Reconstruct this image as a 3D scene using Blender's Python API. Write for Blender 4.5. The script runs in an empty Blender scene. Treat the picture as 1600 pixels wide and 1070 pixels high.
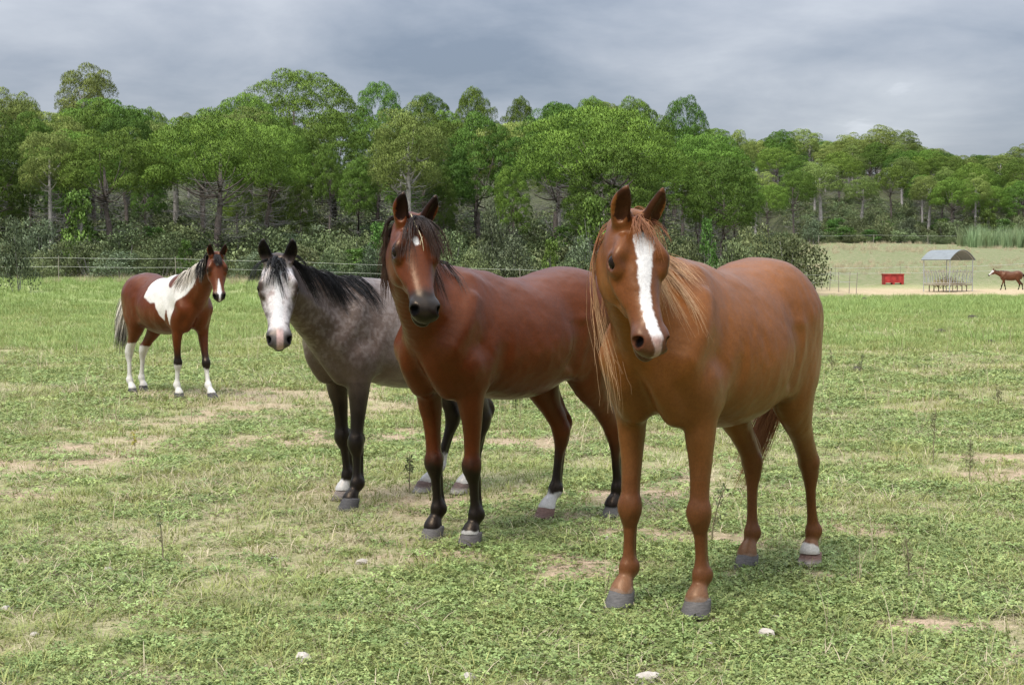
import bpy, math, random
import numpy as np
from mathutils import Vector, Matrix

# ------------------------------------------------------------------ camera
scene = bpy.context.scene
COL = scene.collection
FPX = 2311.0            # focal length in photograph pixels (1600 wide)
CAMH = 1.42
PITCH = math.atan(111.0 / FPX)
cam_data = bpy.data.cameras.new('camera')
cam_data.sensor_fit = 'HORIZONTAL'
cam_data.sensor_width = 36.0
cam_data.lens = 36.0 * FPX / 1600.0
cam_data.clip_start = 0.1
cam_data.clip_end = 6000.0
cam = bpy.data.objects.new('camera', cam_data)
COL.objects.link(cam)
cam.location = (0, 0, CAMH)
cam.rotation_euler = (math.pi / 2 - PITCH, 0, 0)
scene.camera = cam

# ------------------------------------------------------------------ sky and sun
SUN_EL, SUN_AZ = math.radians(58), math.radians(215)   # azimuth clockwise from +Y: behind the camera, to its left
world = bpy.data.worlds.new('World')
scene.world = world
world.use_nodes = True
wt = world.node_tree
for n in list(wt.nodes):
    wt.nodes.remove(n)
def wn(t, **kw):
    n = wt.nodes.new(t)
    for k, v in kw.items():
        setattr(n, k, v)
    return n
w_out = wn('ShaderNodeOutputWorld')
w_bg = wn('ShaderNodeBackground')
w_sky = wn('ShaderNodeTexSky', sky_type='NISHITA', sun_disc=False)
w_sky.sun_elevation = SUN_EL
w_sky.sun_rotation = SUN_AZ
w_skymul = wn('ShaderNodeVectorMath', operation='SCALE'); w_skymul.inputs[3].default_value = 0.12
wt.links.new(w_sky.outputs[0], w_skymul.inputs[0])
w_tc = wn('ShaderNodeTexCoord')
w_sep = wn('ShaderNodeSeparateXYZ')
wt.links.new(w_tc.outputs['Generated'], w_sep.inputs[0])
def wm(op, a, b=None, c=None, clamp=False):
    n = wn('ShaderNodeMath', operation=op); n.use_clamp = clamp
    for i, v in enumerate((a, b, c)):
        if v is None: continue
        if isinstance(v, (int, float)): n.inputs[i].default_value = v
        else: wt.links.new(v, n.inputs[i])
    return n.outputs[0]
# cloud deck: the view direction meets a flat layer overhead
zz = wm('MAXIMUM', w_sep.outputs[2], 0.0)
zd = wm('ADD', zz, 0.22)
cx = wm('DIVIDE', w_sep.outputs[0], zd)
cy = wm('DIVIDE', w_sep.outputs[1], zd)
w_cmb = wn('ShaderNodeCombineXYZ')
wt.links.new(cx, w_cmb.inputs[0]); wt.links.new(cy, w_cmb.inputs[1])
def wnoise(scale, detail, rough, off, dist=0.0):
    m = wn('ShaderNodeMapping'); m.inputs['Location'].default_value = off
    wt.links.new(w_cmb.outputs[0], m.inputs[0])
    n = wn('ShaderNodeTexNoise'); n.inputs['Scale'].default_value = scale
    n.inputs['Detail'].default_value = detail; n.inputs['Roughness'].default_value = rough
    n.inputs['Distortion'].default_value = dist
    wt.links.new(m.outputs[0], n.inputs['Vector'])
    return n.outputs[0]
n_big = wnoise(0.8, 2.0, 0.5, (5.3, 1.7, 0), 0.2)
n_mid = wnoise(2.4, 7.0, 0.55, (4.3, 9.2, 0), 0.25)
v = wm('ADD', wm('MULTIPLY', n_big, 0.55), wm('MULTIPLY', n_mid, 0.45))
w_ramp = wn('ShaderNodeValToRGB')
r = w_ramp.color_ramp
r.elements[0].position = 0.38; r.elements[0].color = (0.150, 0.178, 0.228, 1)
r.elements[1].position = 0.66; r.elements[1].color = (0.56, 0.58, 0.62, 1)
e = r.elements.new(0.46); e.color = (0.225, 0.250, 0.298, 1)
e = r.elements.new(0.54); e.color = (0.300, 0.320, 0.362, 1)
e = r.elements.new(0.61); e.color = (0.375, 0.394, 0.430, 1)
wt.links.new(v, w_ramp.inputs[0])
# overcast sky; its unseen zenith is brightened extra to light the scene from above
zen = wm('ADD', wm('MULTIPLY', wm('MULTIPLY', zz, zz), 3.0), wm('MULTIPLY_ADD', zz, 0.5, 0.46))
w_cl = wn('ShaderNodeVectorMath', operation='SCALE')
wt.links.new(w_ramp.outputs[0], w_cl.inputs[0]); wt.links.new(zen, w_cl.inputs[3])
w_mix = wn('ShaderNodeMix', data_type='RGBA'); w_mix.inputs[0].default_value = 0.94
wt.links.new(w_skymul.outputs[0], w_mix.inputs[6]); wt.links.new(w_cl.outputs[0], w_mix.inputs[7])
wt.links.new(w_mix.outputs[2], w_bg.inputs[0])
w_bg.inputs[1].default_value = 1.0
wt.links.new(w_bg.outputs[0], w_out.inputs[0])

sun_data = bpy.data.lights.new('sun', 'SUN')
sun_data.energy = 1.5
sun_data.angle = math.radians(24)
sun_data.color = (1.0, 0.96, 0.90)
sun = bpy.data.objects.new('sun', sun_data)
COL.objects.link(sun)
sd = Vector((math.sin(SUN_AZ) * math.cos(SUN_EL), math.cos(SUN_AZ) * math.cos(SUN_EL), math.sin(SUN_EL)))
sun.rotation_euler = sd.to_track_quat('Z', 'Y').to_euler()
sun.location = (0, 0, 60)

scene.view_settings.view_transform = 'Standard'
scene.view_settings.look = 'None'
scene.view_settings.exposure = 1.4
scene.view_settings.gamma = 1.0
scene.view_settings.use_curve_mapping = False
scene.cycles.max_bounces = 6
scene.cycles.transparent_max_bounces = 8
scene.cycles.use_denoising = True

# ------------------------------------------------------------------ helpers
def pix(px, py, d):
    """the point of the place at depth d (metres along +Y) seen at a photograph pixel"""
    x = (px - 800.0) / FPX
    y = -(py - 535.0) / FPX
    c, s = math.cos(PITCH), math.sin(PITCH)
    fy, fz = c + y * s, -s + y * c
    k = d / fy
    return Vector((x * k, d, CAMH + fz * k))
def ground_pix(px, py, z=0.0):
    """where the sight line through a pixel meets the level z"""
    x = (px - 800.0) / FPX
    y = -(py - 535.0) / FPX
    c, s = math.cos(PITCH), math.sin(PITCH)
    fy, fz = c + y * s, -s + y * c
    k = (z - CAMH) / fz
    return Vector((x * k, fy * k, z))

def tag(o, label=None, cat=None, group=None, kind=None):
    if label: o['label'] = label
    if cat: o['category'] = cat
    if group: o['group'] = group
    if kind: o['kind'] = kind
    return o
def link(o, parent=None):
    COL.objects.link(o)
    if parent is not None: o.parent = parent
    return o
def empty(name, loc=(0, 0, 0), rz=0.0, scale=1.0):
    o = bpy.data.objects.new(name, None)
    o.empty_display_size = 0.2
    o.location = loc; o.rotation_euler = (0, 0, rz); o.scale = (scale,) * 3
    return link(o)
def mesh_np(name, verts, faces, mat=None, smooth=True, colors=None, attrs=None):
    """verts (n,3); faces (m,k) array or list of such arrays"""
    if not isinstance(faces, (list, tuple)): faces = [faces]
    faces = [np.asarray(f, dtype=np.int32) for f in faces if len(f)]
    me = bpy.data.meshes.new(name)
    verts = np.asarray(verts, dtype=np.float32)
    me.vertices.add(len(verts)); me.vertices.foreach_set('co', verts.ravel())
    loops = np.concatenate([f.ravel() for f in faces])
    sizes = np.concatenate([np.full(len(f), f.shape[1], np.int32) for f in faces])
    starts = np.concatenate([[0], np.cumsum(sizes)[:-1]]).astype(np.int32)
    me.loops.add(len(loops)); me.loops.foreach_set('vertex_index', loops)
    me.polygons.add(len(sizes))
    me.polygons.foreach_set('loop_start', starts)
    me.polygons.foreach_set('loop_total', sizes)
    if smooth: me.polygons.foreach_set('use_smooth', np.ones(len(sizes), dtype=bool))
    if colors is not None:
        c = np.ones((len(verts), 4), np.float32); c[:, :np.shape(colors)[1]] = colors
        a = me.color_attributes.new('col', 'FLOAT_COLOR', 'POINT')
        a.data.foreach_set('color', c.ravel())
    for k, val in (attrs or {}).items():
        a = me.attributes.new(k, 'FLOAT', 'POINT')
        a.data.foreach_set('value', np.asarray(val, np.float32).ravel())
    me.update(); me.validate()
    if mat: me.materials.append(mat)
    return me
def obj(name, me, parent=None, loc=None):
    o = bpy.data.objects.new(name, me)
    if loc is not None: o.location = loc
    return link(o, parent)

class MB:
    """collects simple shapes into one mesh"""
    def __init__(s): s.v = []; s.f = []
    def add(s, vs, fs):
        k = len(s.v); s.v += [tuple(p) for p in vs]; s.f += [tuple(i + k for i in f) for f in fs]; return s
    def box(s, lo, hi, M=None):
        x0, y0, z0 = lo; x1, y1, z1 = hi
        vs = [Vector(p) for p in ((x0,y0,z0),(x1,y0,z0),(x1,y1,z0),(x0,y1,z0),(x0,y0,z1),(x1,y0,z1),(x1,y1,z1),(x0,y1,z1))]
        if M: vs = [M @ p for p in vs]
        return s.add(vs, [(3,2,1,0),(4,5,6,7),(0,1,5,4),(1,2,6,5),(2,3,7,6),(3,0,4,7)])
    def tube(s, pts, rs, n=6, cap=True):
        pts = [Vector(p) for p in pts]
        if not hasattr(rs, '__len__'): rs = [rs] * len(pts)
        vs = []; fs = []
        for i, p in enumerate(pts):
            t = (pts[min(i+1, len(pts)-1)] - pts[max(i-1, 0)]).normalized()
            a = t.orthogonal().normalized() if i == 0 else (a - t * a.dot(t)).normalized()
            b = t.cross(a)
            for j in range(n):
                th = 2 * math.pi * j / n
                vs.append(p + (a * math.cos(th) + b * math.sin(th)) * rs[i])
        for i in range(len(pts) - 1):
            for j in range(n):
                k = (j + 1) % n
                fs.append((i*n+j, i*n+k, (i+1)*n+k, (i+1)*n+j))
        if cap:
            fs.append(tuple(range(n-1, -1, -1))); fs.append(tuple((len(pts)-1)*n + j for j in range(n)))
        return s.add(vs, fs)
    def mesh(s, name, mat=None, smooth=False):
        me = bpy.data.meshes.new(name); me.from_pydata(s.v, [], s.f); me.update()
        if smooth: me.polygons.foreach_set('use_smooth', [True] * len(me.polygons))
        if mat: me.materials.append(mat)
        return me
    def build(s, name, mat=None, parent=None, smooth=False):
        return obj(name, s.mesh(name, mat, smooth), parent)

# value noise on a hashed lattice
def _hash(ix, iy, iz, seed):
    n = (ix * 374761393 + iy * 668265263 + iz * 2147483647 + seed * 974634777) & 0xFFFFFFFF
    n = ((n ^ (n >> 13)) * 1274126177) & 0xFFFFFFFF
    return ((n ^ (n >> 16)) & 0xFFFF) / 65535.0
def vnoise(p, seed=0):
    p = np.asarray(p, np.float64)
    if p.shape[1] == 2: p = np.column_stack([p, np.zeros(len(p))])
    i = np.floor(p).astype(np.int64); f = p - i; f = f * f * (3 - 2 * f)
    out = 0
    for dx in (0, 1):
        for dy in (0, 1):
            for dz in (0, 1):
                w = (f[:, 0] if dx else 1 - f[:, 0]) * (f[:, 1] if dy else 1 - f[:, 1]) * (f[:, 2] if dz else 1 - f[:, 2])
                out = out + w * _hash(i[:, 0] + dx, i[:, 1] + dy, i[:, 2] + dz, seed)
    return out
def fbm(p, scale, octs=4, seed=0, gain=0.5):
    p = np.asarray(p, np.float64) * scale
    a, s, t = 1.0, 0, 0
    for o in range(octs):
        s = s + a * vnoise(p + 17.3 * o, seed + o); t += a
        p = p * 2.03; a *= gain
    return s / t
def sstep(a, b, x):
    t = np.clip((x - a) / (b - a), 0, 1)
    return t * t * (3 - 2 * t)

# materials
def new_mat(name):
    m = bpy.data.materials.new(name); m.use_nodes = True
    nt = m.node_tree
    for n in list(nt.nodes): nt.nodes.remove(n)
    out = nt.nodes.new('ShaderNodeOutputMaterial')
    b = nt.nodes.new('ShaderNodeBsdfPrincipled')
    nt.links.new(b.outputs[0], out.inputs[0])
    return m, nt, b, out
def nnode(nt, t, ins=None, **kw):
    n = nt.nodes.new(t)
    for k, v in kw.items(): setattr(n, k, v)
    for k, v in (ins or {}).items():
        if isinstance(v, bpy.types.NodeSocket): nt.links.new(v, n.inputs[k])
        else: n.inputs[k].default_value = v
    return n
def simple_mat(name, color, rough=0.7, metal=0.0, var=0.25, scale=6.0, bump=0.0, spec=0.3):
    m, nt, b, out = new_mat(name)
    tc = nnode(nt, 'ShaderNodeTexCoord')
    nz = nnode(nt, 'ShaderNodeTexNoise', {'Vector': tc.outputs['Object'], 'Scale': scale, 'Detail': 5.0, 'Roughness': 0.6})
    hsv = nnode(nt, 'ShaderNodeHueSaturation', {'Color': (*color, 1)})
    mr = nnode(nt, 'ShaderNodeMapRange', {'Value': nz.outputs[0], 'To Min': 1 - var, 'To Max': 1 + var, 'From Min': 0.3, 'From Max': 0.7})
    nt.links.new(mr.outputs[0], hsv.inputs['Value'])
    nt.links.new(hsv.outputs[0], b.inputs['Base Color'])
    b.inputs['Roughness'].default_value = rough
    b.inputs['Metallic'].default_value = metal
    b.inputs['Specular IOR Level'].default_value = spec
    if bump:
        bp = nnode(nt, 'ShaderNodeBump', {'Height': nz.outputs[0], 'Strength': bump, 'Distance': 0.02})
        nt.links.new(bp.outputs[0], b.inputs['Normal'])
    return m
# ------------------------------------------------------------------ terrain
EDGE_X = np.array([-400, -60, -20, 8, 17, 19, 52, 300, 700], float)
EDGE_Y = np.array([78, 82, 84, 86, 90, 95, 262, 300, 330], float)
def forest_in(x, y):
    """metres into the wood (negative outside)"""
    ye = np.interp(x, EDGE_X, EDGE_Y)
    sl = np.where((x > 18) & (x < 54), 5.0, 0.15)
    a = (y - ye) / np.sqrt(1 + sl * sl)
    return a
def height(x, y):
    x = np.asarray(x, float); y = np.asarray(y, float)
    left = sstep(14, -22, x)
    z = 1.0 * sstep(38, 84, y) * left
    r = np.maximum(0, np.minimum(y, 262) - 116)
    z = z + 0.0435 * r * sstep(-2, 24, x) * sstep(0, 40, r)
    s = np.maximum(0, forest_in(x, y))
    far = sstep(20, 60, x) * sstep(150, 250, y)
    s = np.minimum(s, 240 - 98 * far)
    z = z + (0.095 + 0.065 * far) * s * sstep(-4, 12, s)
    z = z + (fbm(np.stack([x, y], -1).reshape(-1, 2), 0.05, 3, 71).reshape(x.shape) - .5) * 1.2 * sstep(60, 120, y) * sstep(60, 120, np.hypot(x, y))
    return z
def hz(x, y): return float(height(np.array([x]), np.array([y]))[0])

SOIL = [(120, 700, .9, .55), (250, 692, .8, .5), (375, 690, .7, .5), (60, 726, .7, .4), (40, 775, .5, .3), (650, 682, .9, .6), (1005, 838, .42, .36), (885, 884, .42, .25), (550, 772, .5, .3),
        (1570, 745, .45, .35), (1580, 716, .5, .4), (240, 1062, .30, .10), (25, 1022, .2, .12), (690, 868, .35, .16), (1120, 842, .3, .22), (500, 690, .6, .5), (930, 900, .25, .15), (1440, 975, .25, .12), (1360, 830, .3, .2), (860, 690, .6, .5), (1010, 775, .4, .3)]
def ground_masks(x, y):
    """soil, sand, dry, lush, forest: each 0..1"""
    P = np.stack([x, y], 1)
    n1 = fbm(P, 0.35, 4, 81); n2 = fbm(P, 1.7, 4, 83); n3 = fbm(P, 0.09, 4, 85); n4 = fbm(P, 6.0, 3, 87)
    soil = np.zeros(len(x))
    for px, py, rx, ry in SOIL:
        g = ground_pix(px, py)
        d = np.hypot((x - g.x) / rx, (y - g.y) / ry)
        soil = np.maximum(soil, sstep(1.3, .25, d + (n2 - .5) * 2.6 + (n4 - .5) * 1.6))
    soil = np.maximum(soil, .85 * sstep(.53, .68, n1 * .40 + n2 * .40 + n4 * .20 + .06 * sstep(9, 13, y) * sstep(24, 17, y)))
    soil = soil * sstep(60, 30, y)
    e = (n1 - .5) * 14 + (n3 - .5) * 10
    sand = .85 * sstep(80, 86, y + e * .3) * sstep(134, 118, y + e * .7) * sstep(11, 19, x + (n1 - .5) * 9)
    dry = np.clip(sstep(.42, .66, n3 * .6 + n1 * .4) + .55 * sstep(9, 13, y) * sstep(30, 20, y), 0, 1)
    lush = sstep(30, 48, y + e * .6) * sstep(86, 74, y) * (0.55 + .45 * sstep(.4, .6, n1))
    lush = np.maximum(lush, .8 * sstep(20, 27, y + e * .3) * sstep(48, 30, y) * sstep(.45, .62, n3))
    lush = np.maximum(lush, .55 * sstep(128, 145, y) * sstep(.30, .48, n3 * .5 + n1 * .5))
    dry = dry * (1 - .6 * sstep(128, 145, y))
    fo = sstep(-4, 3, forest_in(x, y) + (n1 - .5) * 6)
    return soil, sand, dry, lush, fo

def axis(dense, step, far, grow=1.13):
    a = list(np.arange(dense[0], dense[1] + step * .5, step))
    s = step
    while a[-1] < far[1]: s *= grow; a.append(a[-1] + s)
    b = []; s = step; v0 = a[0]
    while v0 > far[0]: s *= grow; v0 -= s; b.append(v0)
    return np.array(b[::-1] + a)
gx = axis((-7.5, 7.5), 0.095, (-620, 620), 1.085)
gy = axis((4.0, 19.0), 0.095, (-60, 760), 1.055)
GX, GY = np.meshgrid(gx, gy, indexing='ij')
xf, yf = GX.ravel(), GY.ravel()
zf = height(xf, yf) + (fbm(np.stack([xf, yf], 1), 2.6, 3, 91) - .5) * 0.022 * sstep(40, 15, yf)
soil, sand, dry, lush, fo = ground_masks(xf, yf)
nx, ny = GX.shape
ii = np.arange(nx * ny).reshape(nx, ny)
Q = np.stack([ii[:-1, :-1], ii[1:, :-1], ii[1:, 1:], ii[:-1, 1:]], -1).reshape(-1, 4)
def ground_mat():
    m, nt, b, out = new_mat('pasture_ground')
    tc = nnode(nt, 'ShaderNodeTexCoord')
    A = lambda n: nnode(nt, 'ShaderNodeAttribute', attribute_name=n).outputs['Fac']
    def nz(scale, det=5.0, rough=.6):
        return nnode(nt, 'ShaderNodeTexNoise', {'Vector': tc.outputs['Object'], 'Scale': scale, 'Detail': det, 'Roughness': rough}).outputs[0]
    def mix(f, a, c):
        n = nnode(nt, 'ShaderNodeMix', data_type='RGBA')
        for i, v in ((0, f), (6, a), (7, c)):
            if isinstance(v, bpy.types.NodeSocket): nt.links.new(v, n.inputs[i])
            else: n.inputs[i].default_value = v if i == 0 else (*v, 1)
        return n.outputs[2]
    def ramp(v, a, c):
        return nnode(nt, 'ShaderNodeMapRange', {'Value': v, 'From Min': a, 'From Max': c}, interpolation_type='SMOOTHSTEP').outputs[0]
    def mul(a, c): return nnode(nt, 'ShaderNodeMath', {0: a, 1: c}, operation='MULTIPLY').outputs[0]
    f1, f2, f3 = nz(2.2), nz(13.0, 6.0, .7), nz(75.0, 4.0, .7)
    green = mix(ramp(f2, .35, .65), (.185, .215, .070), (.29, .31, .125))
    straw = mix(ramp(f2, .35, .65), (.31, .27, .14), (.43, .38, .22))
    col = mix(ramp(f1, .42, .68), green, straw)
    col = mix(mul(A('dry'), ramp(f2, .2, .7)), col, straw)
    col = mix(mul(A('lush'), ramp(f1, .25, .6)), col, mix(ramp(f2, .35, .65), (.20, .265, .075), (.30, .36, .13)))
    soilc = mix(ramp(f2, .3, .7), (.33, .225, .15), (.50, .365, .255))
    col = mix(mul(A('soil'), ramp(nnode(nt, 'ShaderNodeMath', {0: f2, 1: f3}, operation='ADD').outputs[0], .72, 1.12)), col, soilc)
    sandc = mix(ramp(f1, .3, .7), (.38, .28, .17), (.52, .40, .26))
    col = mix(A('sand'), col, sandc)
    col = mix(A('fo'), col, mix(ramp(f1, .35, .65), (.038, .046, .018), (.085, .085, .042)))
    col = mix(A('meadow'), col, mix(ramp(f1, .38, .62), mix(ramp(f2, .35, .65), (.105, .135, .048), (.165, .185, .080)), mix(ramp(f2, .35, .65), (.19, .175, .095), (.25, .235, .135))))  # upper meadow vegetation, its colour darkened for the self-shadow of tall grass
    hs = nnode(nt, 'ShaderNodeHueSaturation', {'Color': col, 'Value': nnode(nt, 'ShaderNodeMapRange', {'Value': f3, 'From Min': .3, 'From Max': .7, 'To Min': .62, 'To Max': 1.38}).outputs[0]})
    nt.links.new(hs.outputs[0], b.inputs['Base Color'])
    b.inputs['Roughness'].default_value = .9
    b.inputs['Specular IOR Level'].default_value = .1
    hsum = nnode(nt, 'ShaderNodeMath', {0: f2, 1: f3}, operation='ADD').outputs[0]
    bp = nnode(nt, 'ShaderNodeBump', {'Height': hsum, 'Strength': .7, 'Distance': .03})
    nt.links.new(bp.outputs[0], b.inputs['Normal'])
    return m
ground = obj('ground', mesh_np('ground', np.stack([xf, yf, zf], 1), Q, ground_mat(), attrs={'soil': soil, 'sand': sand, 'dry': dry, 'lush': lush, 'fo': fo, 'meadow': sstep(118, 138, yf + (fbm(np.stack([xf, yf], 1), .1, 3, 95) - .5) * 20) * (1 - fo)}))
tag(ground, kind='structure')
# ------------------------------------------------------------------ horses: implicit sculpting
class Field:
    MARG = 0.075
    def __init__(s, lo, hi, h):
        s.h = h; s.lo = np.array(lo, np.float64)
        s.n = np.ceil((np.array(hi) - s.lo) / h).astype(int) + 1
        s.d = np.full(s.n, 0.5, np.float32)
        s.ax = [(s.lo[i] + np.arange(s.n[i]) * h).astype(np.float32) for i in range(3)]
    def box(s, lo, hi):
        a = np.clip(np.floor((np.array(lo) - s.lo) / s.h).astype(int), 0, s.n - 1)
        b = np.clip(np.ceil((np.array(hi) - s.lo) / s.h).astype(int) + 1, 1, s.n)
        return a, np.maximum(b, a + 1)
    def pts(s, a, b):
        return (s.ax[0][a[0]:b[0], None, None], s.ax[1][None, a[1]:b[1], None], s.ax[2][None, None, a[2]:b[2]])
    def blend(s, a, b, part, k, sub=False):
        sl = tuple(slice(a[i], b[i]) for i in range(3))
        g = s.d[sl]
        if sub:
            q = -part
            hh = np.maximum(k - np.abs(g - q), 0) / k
            s.d[sl] = np.maximum(g, q) + hh * hh * k * 0.25
        else:
            hh = np.maximum(k - np.abs(g - part), 0) / k
            s.d[sl] = np.minimum(g, part) - hh * hh * k * 0.25
    def ell(s, c, axes, r, k=0.03, sub=False):
        """ellipsoid: centre, three unit axes (rows), three radii"""
        c = np.array(c, float); A = np.array(axes, float); r = np.array(r, float)
        ext = np.sqrt(((A * r[:, None]) ** 2).sum(0)) + s.MARG
        a, b = s.box(c - ext, c + ext)
        X, Y, Z = s.pts(a, b)
        X = X - c[0]; Y = Y - c[1]; Z = Z - c[2]
        k0 = 0; k1 = 0
        for i in range(3):
            q = X * A[i, 0] + Y * A[i, 1] + Z * A[i, 2]
            k0 = k0 + (q / r[i]) ** 2; k1 = k1 + (q / r[i] ** 2) ** 2
        k0 = np.sqrt(k0)
        s.blend(a, b, (k0 * (k0 - 1) / np.sqrt(k1 + 1e-9)).astype(np.float32), k, sub)
    def chain(s, st, k=0.04, nsub=4, caps=(None, None), sub=False):
        """st rows: x y z, ru, rv, egg, Ux Uy Uz.  U is the lateral axis, V = U x T"""
        st = np.array(st, float)
        n = len(st)
        ext = np.vstack([2 * st[0] - st[1], st, 2 * st[-1] - st[-2]])
        rows = []
        for i in range(n - 1):
            p0, p1, p2, p3 = ext[i:i + 4]
            for j in range(nsub):
                t = j / nsub
                rows.append(0.5 * ((2 * p1) + (-p0 + p2) * t + (2 * p0 - 5 * p1 + 4 * p2 - p3) * t * t + (-p0 + 3 * p1 - 3 * p2 + p3) * t ** 3))
        rows.append(st[-1]); R = np.array(rows)
        R[:, 3:5] = np.maximum(R[:, 3:5], 0.004)
        C = R[:, :3]; T = np.gradient(C, axis=0); T /= np.linalg.norm(T, axis=1)[:, None]
        U = R[:, 6:9]; U = U - T * (U * T).sum(1)[:, None]; U /= np.linalg.norm(U, axis=1)[:, None]
        V = np.cross(U, T)
        rm = R[:, 3:5].max(1)
        lo = (C - rm[:, None]).min(0) - s.MARG - max([c or 0 for c in caps]); hi = (C + rm[:, None]).max(0) + s.MARG + max([c or 0 for c in caps])
        A, B = s.box(lo, hi)
        part = np.full(B - A, 0.5, np.float32)
        m = len(R)
        for i in range(m - 1):
            pa, pb = C[i], C[i + 1]
            rr = max(rm[i], rm[i + 1]) + s.MARG
            if i == 0 and caps[0]: rr = max(rr, caps[0] + s.MARG)
            if i == m - 2 and caps[1]: rr = max(rr, caps[1] + s.MARG)
            a, b = s.box(np.minimum(pa, pb) - rr, np.maximum(pa, pb) + rr)
            a = np.maximum(a, A); b = np.minimum(b, B)
            if (b <= a).any(): continue
            X, Y, Z = s.pts(a, b)
            ab = pb - pa; L2 = (ab ** 2).sum(); tt = ab / math.sqrt(L2)
            X = X - pa[0]; Y = Y - pa[1]; Z = Z - pa[2]
            t = (X * ab[0] + Y * ab[1] + Z * ab[2]) / L2
            w = t
            t = np.clip(t, 0, 1)
            w = (w - t) * math.sqrt(L2)
            Ui, dU, Vi, dV = U[i], U[i + 1] - U[i], V[i], V[i + 1] - V[i]
            qx = X - t * ab[0]; qy = Y - t * ab[1]; qz = Z - t * ab[2]
            u = qx * (Ui[0] + t * dU[0]) + qy * (Ui[1] + t * dU[1]) + qz * (Ui[2] + t * dU[2])
            v = qx * (Vi[0] + t * dV[0]) + qy * (Vi[1] + t * dV[1]) + qz * (Vi[2] + t * dV[2])
            ru = R[i, 3] + t * (R[i + 1, 3] - R[i, 3]); rv = R[i, 4] + t * (R[i + 1, 4] - R[i, 4])
            eg = R[i, 5] + t * (R[i + 1, 5] - R[i, 5])
            ru = ru * (1 - eg * np.clip(v / rv, -1, 1))
            rw = np.minimum(ru, rv)
            if i == 0 and caps[0]: rw = np.where(w < 0, caps[0], rw)
            if i == m - 2 and caps[1]: rw = np.where(w > 0, caps[1], rw)
            k0 = np.sqrt((u / ru) ** 2 + (v / rv) ** 2 + (w / rw) ** 2)
            k1 = np.sqrt((u / ru ** 2) ** 2 + (v / rv ** 2) ** 2 + (w / rw ** 2) ** 2 + 1e-9)
            d = (k0 * (k0 - 1) / k1).astype(np.float32)
            sl = tuple(slice(a[q] - A[q], b[q] - A[q]) for q in range(3))
            np.minimum(part[sl], d, out=part[sl])
        s.blend(A, B, part, k, sub)
        return C, U, V, R
    def sample(s, P):
        q = (P - s.lo) / s.h
        q = np.clip(q, 0, s.n - 1.001)
        i = q.astype(int); f = q - i
        out = 0
        for dx in (0, 1):
            for dy in (0, 1):
                for dz in (0, 1):
                    w = (f[:, 0] if dx else 1 - f[:, 0]) * (f[:, 1] if dy else 1 - f[:, 1]) * (f[:, 2] if dz else 1 - f[:, 2])
                    out = out + w * s.d[i[:, 0] + dx, i[:, 1] + dy, i[:, 2] + dz]
        return out
    def grad(s, P):
        e = s.h
        g = np.stack([s.sample(P + np.eye(3)[i] * e) - s.sample(P - np.eye(3)[i] * e) for i in range(3)], 1)
        return g / (np.linalg.norm(g, axis=1)[:, None] + 1e-9)
    def mesh(s, smooth_it=2):
        """surface nets"""
        d = s.d; neg = d < 0
        c = np.zeros(np.array(d.shape) - 1, np.int8)
        for dx in (0, 1):
            for dy in (0, 1):
                for dz in (0, 1):
                    c += neg[dx:dx + c.shape[0], dy:dy + c.shape[1], dz:dz + c.shape[2]]
        act = np.argwhere((c > 0) & (c < 8))
        idx = np.full(c.shape, -1, np.int32); idx[act[:, 0], act[:, 1], act[:, 2]] = np.arange(len(act))
        cor = [(a, b, e) for a in (0, 1) for b in (0, 1) for e in (0, 1)]
        val = {o: d[act[:, 0] + o[0], act[:, 1] + o[1], act[:, 2] + o[2]] for o in cor}
        acc = np.zeros((len(act), 3)); cnt = np.zeros(len(act))
        for o in cor:
            for axis in range(3):
                if o[axis]: continue
                o2 = list(o); o2[axis] = 1; o2 = tuple(o2)
                va, vb = val[o], val[o2]
                m = (va < 0) != (vb < 0)
                t = np.where(m, va / np.where(m, va - vb, 1), 0)
                p = np.tile(np.array(o, float), (len(act), 1)); p[:, axis] = t
                acc[m] += p[m]; cnt[m] += 1
        V = s.lo + (act + acc / cnt[:, None]) * s.h
        F = []
        for axis in range(3):
            sl0 = [slice(None)] * 3; sl1 = [slice(None)] * 3
            sl0[axis] = slice(0, -1); sl1[axis] = slice(1, None)
            e = np.argwhere(neg[tuple(sl0)] != neg[tuple(sl1)])
            b, c2 = (axis + 1) % 3, (axis + 2) % 3
            e = e[(e[:, b] > 0) & (e[:, c2] > 0)]
            inside = neg[e[:, 0], e[:, 1], e[:, 2]]
            q = []
            for ob, oc in ((0, 0), (1, 0), (1, 1), (0, 1)):
                m = e.copy(); m[:, b] -= ob; m[:, c2] -= oc
                q.append(idx[m[:, 0], m[:, 1], m[:, 2]])
            q = np.stack(q, 1)
            q[~inside] = q[~inside][:, ::-1]
            F.append(q)
        F = np.vstack(F); F = F[(F >= 0).all(1)]
        ed = np.vstack([F[:, [0, 1]], F[:, [1, 2]], F[:, [2, 3]], F[:, [3, 0]]])
        for it in range(smooth_it):
            w = np.bincount(ed[:, 0], minlength=len(V)).astype(float) + np.bincount(ed[:, 1], minlength=len(V))
            S = np.stack([np.bincount(ed[:, 0], V[ed[:, 1], i], len(V)) + np.bincount(ed[:, 1], V[ed[:, 0], i], len(V)) for i in range(3)], 1)
            V = V * 0.5 + 0.5 * S / np.maximum(w, 1)[:, None]
        return V, F

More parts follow.
